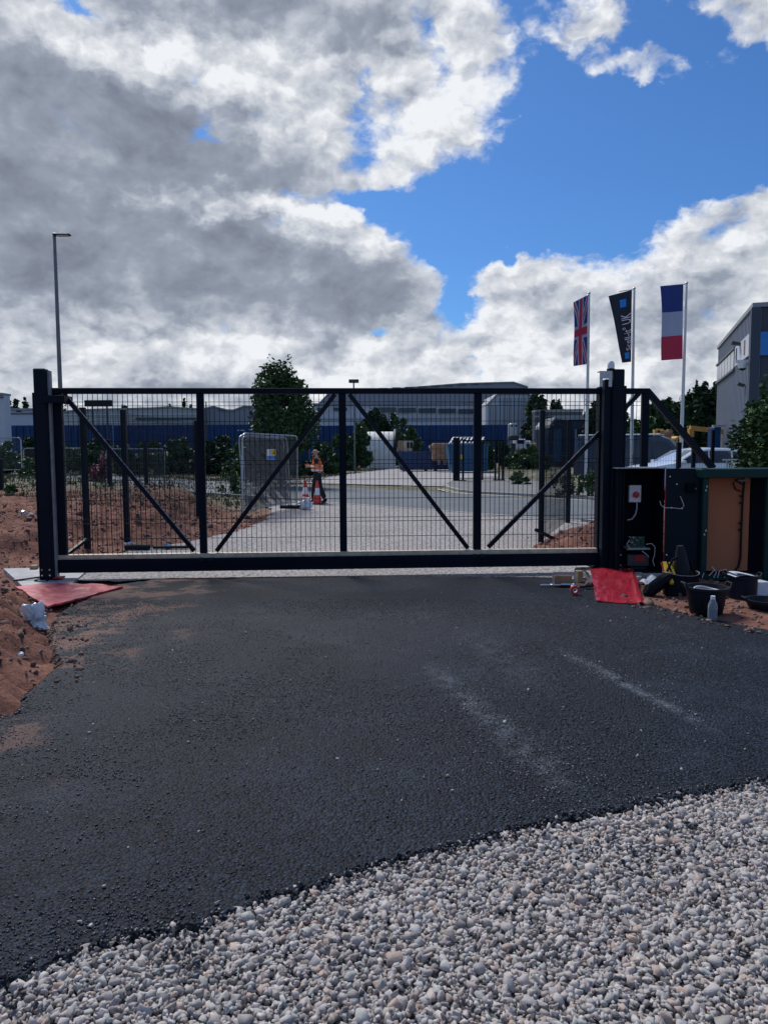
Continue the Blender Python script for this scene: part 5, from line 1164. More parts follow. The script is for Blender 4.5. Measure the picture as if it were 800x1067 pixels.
b = MB(); b.prism([tuple(A + n1 * 1.3 - u_ * .2), tuple(A + n1 * 1.3 + u_ * .1), tuple(A + v_ * .2 + u_ * .1), tuple(A + v_ * .2 - u_ * .2)], 0, ztop - .19); b.build('corner_trim', 'clad_dark', un)
zb_, zt2 = 5.62, 6.52
def fp(s): return A + (B - A) * s
for i in range(6): s = .42 + .58 * i / 6; panes(un, fp(s + .005), fp(s + .58 / 6 - .005), zb_, zt2, .07, 'glass_grey', None)
b = MB()
for z in (zb_ - .06, zt2 + .06): q0, q1 = fp(.40) - v_ * .12, fp(1) - v_ * .12; b.bar((*q0, z), (*q1, z), .08, .1)
b.build('band_trim', 'trim', un)
for s0_, s1_, m in ((.02, .36, 'white_plastic'),): q0, q1 = fp(s0_) - v_ * .12, fp(s1_) - v_ * .12; b = MB(); b.bar((*q0, (zb_ + zt2) / 2), (*q1, (zb_ + zt2) / 2), .08, zt2 - zb_); pn = b.build('side_panel', 'clad_light', un)
for s in (.10, .30): q0, q1 = fp(s) - v_ * .17, fp(s + .02) - v_ * .17; b = MB(); b.bar((*q0, 6.1), (*q1, 6.1), .04, .6); b.build('panel_mark', 'rusty' if s < .2 else 'trim', pn)
b = MB(); q0, q1 = A - v_ * .1 - u_ * .12, A + v_ * 5 - u_ * .12; b.bar((*q0, (zb_ + zt2) / 2 - .05), (*q1, (zb_ + zt2) / 2 - .05), .12, .95); b.build('blue_panel', 'sign_blue', un)
for px, py, ln in ((770, 359, .42), (774, 402, .26)):
    s = (lambda f: min(np.linspace(0, 1, 200), key=lambda s: abs((fp(s).x / fp(s).y) - (px - 400) / 770)))(0)
    q = fp(s) - v_ * .1; z = at(px, py, q.y).z; b = MB(); b.bar((*q, z), (*(q - v_ * ln), z + .1), .5, .09); b.build('wall_lamp', 'dark_metal', un)
q = fp(.03) - v_ * .35; z = at(779, 381, q.y).z; b = MB(); b.bar((*fp(.03), z + .18), (*(q - v_ * .3), z + .18), .12, .12); b.lathe([(0, 0), (.16, .04), (.2, .15), (.2, .25), (0, .28)], (q.x, q.y, z - .15), 14); cc = b.build('security_camera', 'white_plastic', un, smooth=True)
b = MB(); b.lathe([(0, 0), (.12, .05), (.155, .14), (0, .14)], (q.x, q.y, z - .22), 12); b.build('dome', 'black_rubber', cc, smooth=True)

def X_(px, Y): return at(px, 470, Y).x
def Z_(py, Y, px=400): return at(px, py, Y).z
def shed(label, prof, Y, depth, wall, roof='roof_grey', name='warehouse', rake=0.0):
    "gable or long-wall building: prof is the outline of its front in photo pixels"
    P = [(X_(px, Y), Z_(py, Y, px)) for px, py in prof]; xs = [p[0] for p in P]; root = thing(name, label, 'building', ((min(xs) + max(xs)) / 2, Y, 0))
    T = Matrix(((1, 0, 0, 0), (0, 0, 1, 0), (0, 1, 0, 0), (0, 0, 0, 1)))
    b = MB(); poly = [(min(xs), -.3)] + P + [(max(xs), -.3)]; b.prism(poly, Y, Y + depth, T); b.build('wall', wall, root)
    b = MB()
    for (xa, za), (xb, zb) in zip(P[:-1], P[1:]):
        if abs(xb - xa) < .4: continue
        e = .3; b.add([(xa, Y - .4, za + .03), (xb, Y - .4, zb + .03), (xb, Y + depth + .3, zb + .03), (xa, Y + depth + .3, za + .03), (xa, Y - .4, za + e), (xb, Y - .4, zb + e), (xb, Y + depth + .3, zb + e), (xa, Y + depth + .3, za + e)], [(0, 1, 2, 3), (4, 5, 6, 7), (0, 1, 5, 4), (1, 2, 6, 5), (2, 3, 7, 6), (3, 0, 4, 7)])
    b.build('roof', roof, root); return root
def strip(root, name, px0, px1, y0, y1, Y, m, off=.1, parent=None, thick=.12):
    b = MB(); b.bx(X_(px0, Y), X_(px1, Y), Y - off - thick, Y - off, Z_(y1, Y), Z_(y0, Y)); return b.build(name, m, parent or root)
# the big grey works behind
w0 = shed('long high grey works with a pale ridge roof, farthest back of the warehouses', [(322, 433), (342, 411.5), (372, 409), (480, 400.5), (534, 399), (549, 404), (549, 412)], 175, 50, 'clad_grey')
for i in range(9): px = 395 + i * 13.5; strip(w0, 'roof_light', px, px + 9, 404.4 - i * .52, 406.2 - i * .52 - .1 * i, 174.4, 'glass_dark', .5)
w1 = shed('wide pale grey warehouse with a long dark window strip above the blue wall', [(318, 433), (330, 422), (372, 421.5), (507, 419)], 140, 30, 'clad_light')
for i in range(5): px = 395 + i * 20.5; strip(w1, 'window', px, px + 18, 424.6 + i * .5, 429.6 + i * .5, 139.6, 'glass_dark', .15)
for a_, c_ in ((331, 338), (348, 362)): strip(w1, 'window', a_, c_, 424.5, 428, 139.6, 'glass_dark', .15)
strip(w1, 'fascia', 318, 507, 419.8, 421.6, 139.8, 'clad_grey', .05); strip(w1, 'sill_band', 318, 507, 436, 437.2, 139.8, 'clad_grey', .05)
w2 = shed('pale gabled shed with a ribbed front at the end of the blue wall', [(506.5, 423), (518, 411), (549, 411), (560.5, 420)], 128, 40, 'clad_light')
for i in range(14): strip(w2, 'rib', 509 + i * 3.7, 509.5 + i * 3.7, 415 if 2 < i < 12 else 423, 470, 128, 'clad_grey', .0, thick=.25)
w3 = shed('low grey green warehouse with a shallow curved roof, near the spire trees', [(58, 433), (75, 429), (98, 427.5), (160, 426), (178, 425), (208, 427)], 150, 40, 'clad_beige')
strip(w3, 'window', 143, 206, 434.2, 436.6, 149.8, 'glass_dark', .1); strip(w3, 'fascia', 60, 208, 430, 431, 149.8, 'clad_light', .05); strip(w3, 'lower_band', 100, 206, 437.5, 439.5, 149.8, 'clad_light', .1)
w4 = shed('grey warehouse with twin low gables, partly hidden by the young tree', [(206, 428), (224, 424.5), (242, 429), (256, 424), (280, 425), (300, 430), (322, 431)], 155, 40, 'clad_grey')
strip(w4, 'fascia', 229, 246, 425.8, 426.8, 154.8, 'trim', .05)
w5 = shed('small white warehouse in front of dark trees, left of the left gate post', [(7, 427.5), (46, 427.5)], 118, 3, 'clad_light', name='warehouse'); strip(w5, 'fascia', 7, 46, 428.5, 430, 118, 'trim', .05)
w6 = shed('narrow blue grey building at the left edge of the photo', [(-40, 410), (7, 412)], 92, 1.5, 'clad_light'); strip(w6, 'trim_band', -40, 7.3, 411.5, 413, 92, 'trim', .05)
w7 = shed('dark navy industrial shed behind the left flagpole', [(571, 446), (577, 438), (623, 437.5)], 72, 6, 'van_blue', 'galv_dull')
for a_, c_, m in ((590, 594, 'black_rubber'), (597.5, 600, 'glass_grey'), (601, 606, 'black_rubber'), (576, 584, 'skip_light')): strip(w7, 'door', a_, c_, 448, 482, 72, m, .05)
strip(w7, 'light_strip', 572, 576, 443, 444, 72, 'galv', .1)
w8 = shed('low grey building with a white roof edge behind the right bay of the gate', [(556, 429.5), (606, 428.5)], 105, 1.5, 'trim'); strip(w8, 'roof_edge', 556, 606, 428.6, 430.2, 105, 'white_plastic', .1); strip(w8, 'lower_roof', 556, 612, 434, 436, 105, 'galv_dull', .4)
# blue profiled walls
def bluewall(px0, px1, ytop, Y, label):
    b = MB(); wall_run(b, (X_(px0, Y), Y), (X_(px1, Y), Y), -.2, Z_(ytop, Y), .2, .22, .95)
    return tag(b.build('blue_wall', 'clad_blue'), label, 'wall')
bluewall(-420, 118, 441.5, 104, 'long blue ribbed steel wall on the far left, crossing behind the left gate post')
bluewall(119, 322, 441.8, 108, 'long blue ribbed steel wall behind the young tree and the second gate upright')
bw = bluewall(323, 529, 443.2, 106, 'long blue ribbed steel wall below the warehouses in the right half of the gate')
b = MB(); Y = 105.4
for i, wpx in enumerate((0, 2.2, 4.2, 6.0)): b.bx(X_(245 + wpx, Y), X_(246.5 + wpx, Y), Y - .1 + 2.2, Y - .02 + 2.2, Z_(447.8, Y), Z_(446.6 + .3 * (i % 2), Y))
tag(b.build('wall_sign', 'galv'), 'small pale sign on the blue wall left of the young tree', 'sign')
# dark board on legs, lamp heads, lone pole
b = MB(); Y = 70; rt = thing('gantry_sign', 'dark rectangular board raised on two legs above the low roofs at left', 'sign', (X_(104, Y), Y, 0))
b.bx(X_(90, Y), X_(118, Y), Y, Y + .3, Z_(422, Y), Z_(415.5, Y)); b.build('board', 'black_rubber', rt)
for px in (96, 111): b = MB(); b.bx(X_(px, Y), X_(px + .8, Y), Y + .31, Y + .45, 0, Z_(421, Y)); b.build('leg', 'dark_metal', rt)
Y = 62; rt = thing('street_lamp', 'short twin headed floodlight mast far behind the third gate upright', 'floodlight mast', (X_(369, Y), Y, 0))
b = MB(); b.tube([(X_(370, Y), Y, 0), (X_(369, Y), Y, Z_(397, Y))], [.09, .06], 8); b.build('column', 'lamp_column', rt, smooth=True)
for px, w_ in ((366.8, .45), (371.5, .45)): b = MB(); b.box((X_(px, Y), Y, Z_(397, Y)), (w_, .4, .28), bev=.04); b.build('floodlight', 'dark_metal', rt)
Y = 95; b = MB(); b.tube([(X_(216, Y), Y, 0), (X_(216, Y), Y, Z_(418, Y))], [.12, .08], 6); b.build('mast', 'dark_metal'); tag(bpy.data.objects['mast'], 'thin dark mast right of the second gate upright above the roofs', 'mast')

# ---------------------------------------------------------------- skips and the steel barrier across the road
def skip(px0, px1, ytop, Y, label, m, load=None, h=None, lid=False):
    x0, x1, zt = X_(px0, Y), X_(px1, Y), Z_(ytop, Y); L_ = x1 - x0; root = thing('waste_skip', label, 'skip', ((x0 + x1) / 2, Y, 0), 0); w = 2.4
    T = Matrix(((1, 0, 0, 0), (0, 0, 1, 0), (0, 1, 0, 0), (0, 0, 0, 1)))
    b = MB(); b.prism([(x0 + L_ * .10, .12), (x1 - L_ * .04, .12), (x1, zt), (x0, zt - .05)], Y, Y + w, T); b.build('hull', m, root)
    b = MB()
    for k in range(11): x = x0 + L_ * (.1 + .085 * k); b.bx(x, x + .09, Y - .09, Y - .002, .15, zt - .12)
    b.bx(x0 - .03, x1 + .03, Y - .12, Y - .004, zt - .14, zt); b.build('rib', m, root)
    b = MB()
    for x in (x0 + L_ * .2, x1 - L_ * .2): b.bx(x - .1, x + .1, Y + .3, Y + w - .3, 0, .115)
    b.build('runner', 'dark_metal', root)
    if load: load(root, x0, x1, zt, Y, w)
    return root
def load1(root, x0, x1, zt, Y, w):
    L_ = x1 - x0; b = MB(); T = Matrix(((1, 0, 0, 0), (0, 0, 1, 0), (0, 1, 0, 0), (0, 0, 0, 1)))
    b.prism([(x0 + .1, zt + .01), (x0 + L_ * .42, zt + .01), (x0 + L_ * .46, zt + 1.0), (x0 + L_ * .05, zt + .95)], Y + .2, Y + 1.9, T); ob = b.build('crate', 'cream', root)
    for a_ in (.28, .37): b = MB(); b.bx(x0 + L_ * a_, x0 + L_ * (a_ + .06), Y + .1, Y + .19, zt + .3, zt + .8); b.build('slot', 'black_rubber', ob)
    b = MB(); b.bx(x0 + .1, x0 + .5, Y + .05, Y + .195, zt + .02, zt + .9); b.build('rust_panel', 'rusty', ob)
skip(413, 452, 470.5, 66, 'dark blue waste skip loaded with a cream crate, across the road', 'skip_blue', load1)
sk2 = skip(449, 476, 463, 67, 'taller dark blue waste skip behind the loaded one', 'skip_blue')
sk3 = skip(466, 509, 463, 60, 'lighter blue waste skip with a slatted white lid, behind the steel barrier', 'skip_light')
Y = 60; b = MB(); x0, x1 = X_(468, Y), X_(500, Y)
for k in range(9): x = x0 + (x1 - x0) * k / 8; b.bar((x, Y + .1, Z_(463, Y)), (x + .5, Y + 1.6, Z_(455.5, Y)), .14, .06)
b.bar((x0, Y + .1, Z_(463, Y) + .05), (x1, Y + .1, Z_(463, Y) + .05), .1); b.bar((x0 + .5, Y + 1.6, Z_(455.5, Y)), (x1 + .5, Y + 1.6, Z_(455.5, Y)), .1); b.build('slatted_lid', 'galv', sk3)
b = MB(); Y = 64; b.box((X_(459, Y), Y, Z_(471, Y)), (1.5, 1.0, 1.5), bev=.1); b.box((X_(459, Y), Y, Z_(466, Y)), (2.0, 1.2, .25), bev=.05); b.box((X_(457, Y), Y - .4, Z_(479, Y)), (.25, .25, .9)); b.box((X_(463, Y), Y - .4, Z_(479, Y)), (.25, .25, .9)); tag(b.build('rusty_hopper', 'rusty'), 'rusty cream hopper standing between the dark and light blue skips', 'hopper')
# white rounded tank or tarp with a dark end
Y = 78; rt = thing('storage_tunnel', 'low rounded white storage tunnel with a dark end among the bushes, left of the skips', 'tunnel', (X_(395, Y), Y, 0)); r_ = 2.6; zc_ = Z_(449, Y) - r_
b = MB(); b.grid(lambda u, v: (X_(378, Y) + (X_(412, Y) - X_(378, Y)) * u, Y + r_ - r_ * math.cos(math.pi * v), max(0, zc_ + r_ * math.sin(math.pi * v)) if 0 < v < 1 else 0), 8, 20); b.build('cover', 'tarp', rt, smooth=True)
b = MB(); b.tube([(X_(412, Y) , Y + r_ - (r_ + .1) * math.cos(a), max(0, zc_ + (r_ + .1) * math.sin(a))) for a in np.linspace(0, math.pi, 15)], .22, 6); b.build('end_hoop', 'black_rubber', rt, smooth=True)
# steel barrier frames on the traffic island
Y = 40.5; rt = thing('steel_barrier', 'dark steel barrier frame with one thick post on the kerbed island across the road', 'barrier', (X_(498, Y), Y, .09))
def brr(nm, px0, px1, y0, y1, yy=0.0, m='gate_paint'): b = MB(); b.bx(X_(px0, Y + yy), X_(px1, Y + yy), Y + yy, Y + yy + .12, max(.08, Z_(y1, Y + yy)), Z_(y0, Y + yy)); return b.build(nm, m, rt)
brr('thick_post', 472, 479, 456.5, 503); brr('frame_post', 481.5, 483.3, 458, 502); brr('frame_rail', 483.4, 524.8, 459, 460.6, .001); brr('frame_post', 502, 503.5, 461, 502, .8); brr('frame_post', 515.2, 517, 461, 502); brr('frame_post', 519.2, 520.8, 461, 502, .3); brr('frame_post', 523, 524.8, 461, 501)
brr('foot_rail', 479.2, 486, 500.5, 503, .15); brr('foot_rail', 514, 526, 500, 502, .14); brr('yellow_marker', 480, 481.3, 474, 479, -.02, 'yellow')
# upright blue machine and white cab behind the fence
Y = 82; rt = thing('white_digger', 'small white machine cab with two dark lamps at the end of the blue wall', 'machine', (X_(534, Y), Y, 0))
b = MB(); b.box((X_(533.5, Y), Y, Z_(449, Y)), (.85, 1.4, 2.1 * .75), bev=.15); b.build('cab', 'galv', rt)
for px in (531.5, 536): b = MB(); b.box((X_(px, Y), Y - .74, Z_(444.5, Y)), (.22, .08, .22), bev=.03); b.build('lamp', 'black_rubber', rt)
b = MB(); b.box((X_(534, Y), Y, Z_(457, Y)), (1.0, 1.6, .5), bev=.08); b.box((X_(534, Y), Y, Z_(466, Y) / 2 + .3), (.5, .8, 2.4), bev=.05); b.build('chassis', 'dark_metal', rt)
for i, (px, py, w_, h_, m, lb) in enumerate([(541, 458, 1.3, 1.2, 'white_plastic', 'small white plant trailer in the far yard'), (547.5, 462, 1.0, 1.7, 'white_plastic', 'white upright cabin in the far yard right of the trailer'), (553, 464, 1.3, 1.6, 'machine_yellow', 'small yellow machine in the far yard')]):
    Y = 84 + i; rt = thing('site_machine', lb, 'machine', (X_(px, Y), Y, 0)); b = MB(); z = Z_(py, Y); b.box((X_(px, Y), Y, z - .6), (w_, 1.4, h_), bev=.15); b.build('body', m, rt); b = MB(); b.box((X_(px, Y), Y - .72, z - .35), (w_ * .6, .06, .4)); b.build('window', 'glass_dark', rt)
    b = MB()
    for sx_ in (-.35, .35): b.lathe([(0, -.12), (.4, -.12), (.4, .12), (0, .12)], n=12, T=Matrix.Translation((X_(px, Y) + sx_ * w_, Y - .75, .4)) @ Matrix.Rotation(R(90), 4, 'X'))
    b.box((X_(px, Y), Y, .9), (w_ * .8, .9, .9)); b.build('undercarriage', 'tyre', rt)

# ---------------------------------------------------------------- cars on the right
def wheel(root, T, x, y, r_=.32, w=.2, side=1):
    W_ = T @ Matrix.Translation((x, y, r_)) @ Matrix.Rotation(R(90), 4, 'X'); b = MB(W_); b.lathe([(r_ * .6, -w / 2), (r_ * .95, -w / 2), (r_, -w * .3), (r_, w * .3), (r_ * .95, w / 2), (r_ * .6, w / 2)], n=22); wh = b.build('wheel', 'tyre', root, smooth=True)
    b = MB(W_); b.lathe([(0, w / 2 + .004), (r_ * .6, w / 2 + .004), (r_ * .62, w / 2 - .03)], n=18, cap=False); b.lathe([(0, -w / 2 - .004), (r_ * .6, -w / 2 - .004)], n=18, cap=False); b.build('rim', 'galv', wh)
def vehicle(name, label, loc, rz, prof, width, m, glass, wheels, roof_in=.14, belt=.9, group=None, lights=()):
    "side outline (x,z) swept across the width; everything above the belt leans inwards"
    T = MX(loc, rz); root = thing(name, label, 'car' if 'car' in name else 'van', loc, rz, group)
    zm = max(z for x, z in prof); ys = [-1, -.94, -.6, 0, .6, .94, 1]; rows = []
    for q in ys:
        row = []
        for x, z in prof:
            k = max(0, (z - belt) / (zm - belt)); half = width / 2 * (1 - roof_in * k); sh = 1 - .03 * (abs(q) > .97); cx_ = sum(p[0] for p in prof) / len(prof)
            row.append((cx_ + (x - cx_) * (sh if abs(q) > .97 else 1), q * half, z - (.03 if abs(q) > .97 and z > zm - .1 else 0) + (.03 * (1 - q * q) if z > belt else 0)))
        rows.append(row)
    n = len(prof); vs = [p for r_ in rows for p in r_]; fs = [(j * n + i, j * n + (i + 1) % n, (j + 1) * n + (i + 1) % n, (j + 1) * n + i) for j in range(len(ys) - 1) for i in range(n)] + [tuple(range(n)), tuple(range((len(ys) - 1) * n, len(ys) * n))[::-1]]
    b = MB(T); b.add(vs, fs); body_ = b.build('body', m, root, smooth=True)
    for nm, poly in glass:
        for sgn in (-1, 1):
            b = MB(T); pp_ = []
            for off in (.004, -.03):
                for x, z in poly: k = max(0, (z - belt) / (zm - belt)); pp_.append((x, sgn * (width / 2 * (1 - roof_in * k) + off), z))
            m_ = len(poly); b.add(pp_, [tuple(range(m_)), tuple(range(m_, 2 * m_))[::-1]] + [(i, (i + 1) % m_, m_ + (i + 1) % m_, m_ + i) for i in range(m_)]); b.build(nm, 'glass_dark', body_)
    for x in wheels:
        for sgn in (-1, 1): wheel(root, T, x, sgn * (width / 2 - .12), side=sgn)
    for nm, c, d, mm_ in lights:
        for sgn in (-1, 1): b = MB(T); b.box((c[0], sgn * c[1], c[2]), d, bev=.02); b.build(nm, mm_, root)
    return root, T, body_
carp = [(-2.05, .32), (-2.1, .55), (-2.0, .78), (-1.75, .90), (-1.05, 1.0), (-.35, 1.40), (.1, 1.47), (.9, 1.46), (1.5, 1.36), (1.95, 1.02), (2.08, .95), (2.1, .5), (2.0, .3), (1.65, .28), (-1.6, .28)]
cgl = [('side_window', [(-.98, 1.0), (-.32, 1.34), (.08, 1.39), (.08, 1.0)]), ('side_window', [(.14, 1.0), (.14, 1.39), (.85, 1.38), (.85, 1.0)]), ('side_window', [(.92, 1.02), (.92, 1.37), (1.4, 1.28), (1.55, 1.06)])]
cl = (at(721, 470, 24.5).x, 24.5, .25)
c1_, T, bd_ = vehicle('parked_car', 'white hatchback parked side on behind the low mesh fence, facing left', cl, .12, carp, 1.78, 'car_white', cgl, (-1.3, 1.25), lights=(('headlight', (-1.98, .7, .72), (.18, .3, .16), 'lamp_lens'), ('tail_light', (2.03, .72, .85), (.12, .26, .2), 'tail_red')))
for s_ in (-1, 1): b = MB(T); b.box((-.85, s_ * .98, 1.03), (.16, .2, .14), bev=.04); b.build('wing_mirror', 'car_white', c1_)
b = MB(T)
for off in (0,): b.add([(-1.02, -.68, 1.03), (-1.02, .68, 1.03), (-.38, .6, 1.41), (-.38, -.6, 1.41)], [(0, 1, 2, 3)])
b.build('windscreen', 'glass_dark', bd_)
c2_ = vehicle('parked_car', 'second white car parked farther right, mostly hidden by the leafy tree', (at(783, 472, 27.5).x, 27.5, .25), .35, [(x, z * .93) for x, z in carp], 1.75, 'car_white', [(a_, [(x, z * .93) for x, z in p_]) for a_, p_ in cgl], (-1.3, 1.25), belt=.84)
vprof = [(-2.4, .35), (-2.42, .8), (-2.2, 1.05), (-1.75, 1.15), (-1.15, 1.82), (-.8, 1.96), (2.3, 1.98), (2.42, 1.8), (2.45, .5), (2.3, .32)]
vg = [('side_window', [(-1.55, 1.14), (-1.05, 1.72), (-.6, 1.78), (-.6, 1.14)]), ('side_window', [(-.5, 1.14), (-.5, 1.78), (.8, 1.8), (.8, 1.14)]), ('side_window', [(.9, 1.14), (.9, 1.8), (2.15, 1.8), (2.2, 1.14)])]
v1, T, bd_ = vehicle('parked_van', 'dark blue van with large windows and a pale roof parked behind the white hatchback', (at(667, 470, 29.5).x, 29.5, .25), math.pi - .45, vprof, 1.9, 'van_blue', vg, (-1.6, 1.5), .10, 1.05, lights=(('headlight', (-2.3, .75, .85), (.2, .25, .2), 'lamp_lens'), ('tail_light', (2.42, .85, 1.1), (.08, .14, .4), 'tail_red')))
b = MB(T); b.box((.75, 0, 2.035), (3.1, 1.6, .06), bev=.02); b.build('roof_panel', 'car_white', v1)
# excavators
def digger(loc, rz, label, s=1.0):
    T = MX(loc, rz) @ Matrix.Diagonal((s, s, s, 1)); rt = thing('excavator', label, 'excavator', loc, rz, None)
    b = MB(T); b.box((-.95, 0, .4), (.5, 2.8, .75), bev=.2); b.box((.95, 0, .4), (.5, 2.8, .75), bev=.2); b.box((0, 0, .5), (1.5, 1.2, .4), bev=.05); b.build('tracks', 'tyre', rt)
    b = MB(T); b.box((.3, .4, 1.35), (1.9, 2.2, 1.2), bev=.12); b.build('engine_housing', 'machine_yellow', rt)
    b = MB(T); b.box((-.7, -.3, 1.75), (.95, 1.3, 1.9), bev=.1); cb_ = b.build('cab', 'machine_yellow', rt)
    b = MB(T); b.box((-.7, -.98, 1.95), (.75, .06, 1.1)); b.box((-1.2, -.3, 1.95), (.06, 1.0, 1.1)); b.build('window', 'glass_dark', cb_)
    b = MB(T); b.bar((-.1, -1.0, 1.4), (-.3, -1.1, 3.2), .3, .35); b.bar((-.35, -1.1, 3.25), (1.9, -1.2, 3.0), .26, .3); b.build('boom', 'machine_yellow', rt)
    b = MB(T); b.bar((1.9, -1.2, 3.05), (2.2, -1.3, 1.6), .22, .28); b.box((2.2, -1.3, 1.35), (.7, .7, .6), bev=.15); b.build('bucket_arm', 'rusty', rt)
digger((at(716, 470, 41).x, 41, .3), 0, 'yellow excavator with its boom level, seen above the white hatchback', .8)
for px, py, lb in ((684.5, 447.5, 'orange excavator arm tip rising above the van roof, left of a pair'), (695.5, 448, 'pale orange excavator bucket above the van roof, right of a pair')):
    Y = 39; q = at(px, py, Y); rt = thing('mini_digger', lb, 'digger', (q.x, Y, .25)); b = MB()
    if px < 690: b.bar((q.x, Y, .25), (q.x - .05, Y, q.z), .28, .3); b.box((q.x + .12, Y, q.z - .12), (.5, .3, .3), bev=.1)
    else: b.bar((q.x - .5, Y, .25), (q.x + .1, Y, q.z), .24, .26); b.box((q.x - .1, Y, q.z - .2), (.45, .4, .35), bev=.1)
    b.build('arm', 'machine_yellow' if px < 690 else 'rusty', rt); b = MB(); b.box((q.x, Y, .7), (1.2, 1.2, .9), bev=.1); b.build('base', 'machine_yellow', rt)
Y = 38; q = at(747, 445, Y); rt = thing('blue_container', 'upright bright blue steel container against the grey unit, behind the cars', 'container', (q.x, Y, .25)); b = MB(); b.bx(at(744, 445, Y).x, at(751, 445, Y).x, Y, Y + .8, .25, q.z, .03); b.build('body', 'clad_blue', rt); b = MB(); b.box((q.x, Y - .12, q.z + .05), (.6, .2, .1)); b.build('top_rail', 'galv_dull', rt)
b = MB()
for k, (px, Y) in enumerate(((757, 22.5), (775, 22.2), (795, 22))): b.tube([(at(px, 480, Y).x, Y, 0), (at(px, 480, Y).x, Y, 1.35)], .03, 6)
b.tube([(at(752, 480, 22.6).x, 22.6, 1.35), (at(800, 480, 22).x, 22, 1.35)], .035, 6); tag(b.build('guard_rail', 'galv'), 'pale tubular guard rail in front of the second white car', 'rail')

# ---------------------------------------------------------------- trees and shrubs
def tr_(nm, label, cat, px, ytop, wpx, Y, **k):
    x = at(px, 470, Y).x; z0 = float(gh(x, Y)); h = at(px, ytop, Y).z - z0; w = wpx * Y / 770 * 1.04; plant(nm, label, cat, (x, Y, z0), h, w, **k)
tr_('young_tree', 'leafy dark green young tree rising above the gate left of the middle', 'tree', 292, 383, 74, 36, mt='leaf_mid', shape='oval', n=20000, size=.10, trunk=.13, nclump=80, tr=.09)
tr_('leafy_tree', 'bright green leafy tree at the right edge above the green kiosk', 'tree', 815, 398, 104, 12.2, mt='leaf_bright', shape='oval', n=15000, size=.05, trunk=.18, nclump=70, tr=.06)
for i, (px, yt, w_, Y, lb, mt) in enumerate([
    (733, 399, 38, 58, 'tall dark tree left of the grey unit, tallest of the group behind the cars', 'leaf_dark'), (716, 412, 26, 60, 'dark tree between the right flagpole and the grey unit', 'leaf_dark'), (748, 402, 22, 62, 'dark tree hard against the grey unit', 'leaf_dark'),
    (560, 411, 34, 118, 'dark tree beside the gabled shed, above the right part of the gate', 'leaf_dark'), (579, 419, 22, 120, 'smaller dark tree right of the one by the gabled shed', 'leaf_dark'), (622, 420, 34, 64, 'dark tree behind the left flagpole and guide posts', 'leaf_dark')]):
    tr_('tree', lb, 'tree', px, yt, w_, Y, mt=mt, n=6000, size=.26 * Y / 70, trunk=.10, nclump=44, tr=.15)
wood = [(640, 432, 30), (656, 430, 34), (675, 424, 40), (692, 420, 36), (706, 425, 30), (668, 438, 40), (690, 440, 40), (708, 440, 28)]
for i, (px, yt, w_) in enumerate(wood):
    tr_('hedge_tree', ['rounded tree', 'bushy tree', 'spreading tree'][i % 3] + ' behind the van, ' + ['farthest left of it', 'second from the left', 'third from the left at the back', 'tallest, left of the right flagpole', 'just left of the right flagpole', 'low in front on the left', 'low in front in the middle', 'low in front on the right'][i], 'tree', px, yt, w_, 88 - i * 4, mt='leaf_mid' if i % 2 else 'leaf_dark', n=4200, size=.36, trunk=.05, nclump=22, shape='low', tr=.12, group='belt of trees behind the van')
for i, (px, yt, w_, sh) in enumerate([(193, 415, 4.5, 'spire'), (200, 414, 7, 'spire'), (178, 422, 4, 'spire'), (184, 424, 8, 'round')]):
    tr_('poplar', ['thin dark spire tree left of the second gate upright, left one of two', 'dark spire tree just left of the second gate upright', 'tiny dark spire tree above the low roofs', 'tiny round tree above the low roofs between spire trees'][i], 'tree', px, yt, w_, 215, mt='leaf_dark', n=700, size=.5, trunk=.08, nclump=14, shape=sh, tr=.2)
for i, (px, yt, w_) in enumerate([(12, 421, 16), (24, 419, 18), (37, 422, 18), (128, 423.5, 26), (146, 424, 20), (70, 426, 18)]):
    tr_('distant_tree', 'low dark distant tree ' + ['at the far left behind the white warehouse', 'in the middle of the clump behind the white warehouse', 'just left of the left gate post', 'above the low roofs left of the third fence post', 'above the low roofs, small and rounded', 'between the left post and the raised board'][i], 'tree', px, yt, w_, 230, mt='leaf_dark', n=1200, size=.7, trunk=.06, nclump=16, shape='low', tr=.2, group='distant trees on the left horizon')
sh = [(12, 453, 26, 62), (40, 450, 30, 64), (75, 455, 34, 60), (104, 452, 30, 66), (128, 457, 26, 58), (160, 456, 34, 60), (186, 452, 30, 62), (226, 449, 40, 58), (250, 452, 30, 56), (272, 455, 40, 52), (306, 455, 36, 52), (338, 456, 30, 60), (374, 445, 22, 74), (384, 431, 22, 100), (356, 452, 20, 72), (414, 435, 20, 102), (398, 433, 16, 104), (429, 447, 16, 84), (504, 456, 18, 66), (522, 462, 16, 74), (540, 468, 26, 64), (556, 466, 26, 62)]
where = ['at the left edge behind the distant fence panel', 'right behind the left gate post', 'right of the left gate post', 'below the raised dark board', 'left of the third fence post', 'left of the poplars', 'below the poplars', 'right of the second gate upright', 'above the leaning fence stack', 'under the young tree on its left', 'under the young tree on its right', 'above the workman', 'beside the white tunnel on its left', 'behind the white tunnel, tallest', 'low, right of the workman', 'right above the end of the white tunnel', 'over the middle of the white tunnel', 'just behind the loaded dark skip', 'above the slatted lid', 'right of the steel barrier', 'before the white machine', 'left of the right fence post']
for i, (px, yt, w_, Y) in enumerate(sh):
    yt = yt + (7 if i < 12 else 0)
    tr_('bush', ['mid green bush ', 'dense dark bush ', 'ragged green bush '][i % 3] + where[i], 'bush', px, yt, w_ * 1.45, Y, mt='leaf_mid' if i % 3 != 1 else 'leaf_dark', n=4500, size=.17 * Y / 60, trunk=.02, nclump=20, shape='low', tr=.04, group='bushes along the far side')
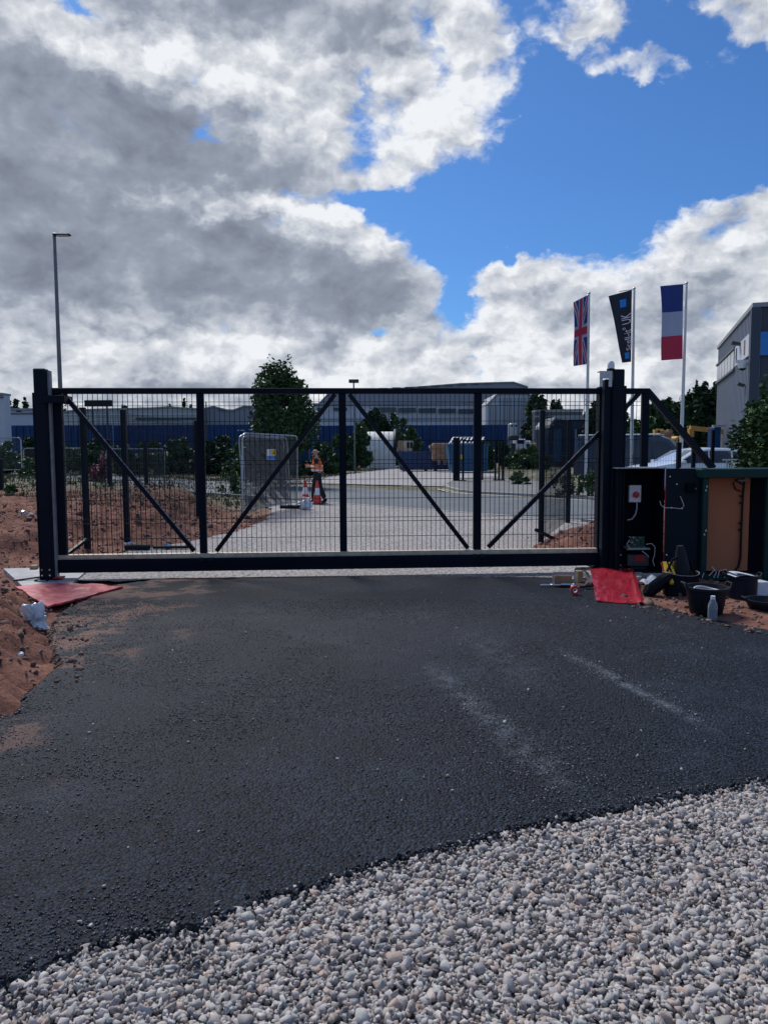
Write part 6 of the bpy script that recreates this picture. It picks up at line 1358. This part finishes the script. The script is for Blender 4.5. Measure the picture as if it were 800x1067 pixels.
for i, (px, yt, w_, Y, lb) in enumerate([(542, 492, 26, 36, 'low dark green bush on the kerbed island right of the steel barrier'), (588, 489, 30, 26.5, 'thin straggly shrub behind the right fence panel'), (612, 488, 24, 26, 'straggly shrub between the right fence and the guide posts'), (100, 492, 26, 30, 'green weed clump on the bank behind the left fence posts'), (240, 487, 30, 30, 'green weed clump left of the leaning fence stack'), (30, 476, 20, 34, 'green weed clump on the bank left of the left gate post'), (8, 505, 16, 19, 'small green weeds at the left edge on top of the red bank')]):
    tr_('low_shrub', lb, 'shrub', px, yt, w_, Y, mt='leaf_mid', n=900, size=.05 * Y / 25, trunk=.02, nclump=14, shape='low', tr=.02)
tr_('flowering_shrub', 'dusky pink flowering shrub on the bank beyond the tall mesh fence', 'shrub', 106, 470, 26, 27, mt='blossom', n=1500, size=.05, trunk=.02, nclump=16, shape='low', tr=.02)
# rough grass on the verges and the waste ground
def grass(name, poly, n, hgt, wdt, zf):
    P = np.array(poly); x = nprng.uniform(P[:, 0].min(), P[:, 0].max(), n * 3); y = nprng.uniform(P[:, 1].min(), P[:, 1].max(), n * 3)
    k = (poly_sd(x, y, poly) > 0) & (fbm(x, y, .5, 4) > .44); x, y = x[k][:n], y[k][:n]; m_ = len(x); z = zf(x, y)
    a = nprng.uniform(0, 6.28, m_); h = hgt * nprng.uniform(.4, 1.3, m_); dx, dy = np.cos(a) * wdt, np.sin(a) * wdt; lx_, ly_ = nprng.normal(0, .35, m_) * h, nprng.normal(0, .35, m_) * h
    V = np.stack([np.stack([x - dx, y - dy, z], 1), np.stack([x + dx, y + dy, z], 1), np.stack([x + lx_, y + ly_, z + h], 1)], 1).reshape(-1, 3)
    return stuff(raw_mesh(name, V, np.arange(3 * m_).reshape(m_, 3), 'grass_blade', nprng.random(m_)))
grass('rough_grass', [fx(-20, 20), fx(0, 18.5), fx(250, 22), fx(300, 34), fx(345, 50), fx(425, 85), fx(-60, 85)], 30000, .16, .03, lambda x, y: gh(x, y))
grass('verge_grass', [g2(525, 483), g2(570, 483), g2(600, 490), g2(560, 497), g2(520, 492)], 5000, .5, .03, lambda x, y: 0 * x)
grass('bank_weeds', [fx(-20, 15), fx(190, 16), fx(240, 20), fx(-10, 19)], 1600, .10, .012, lambda x, y: gh(x, y))
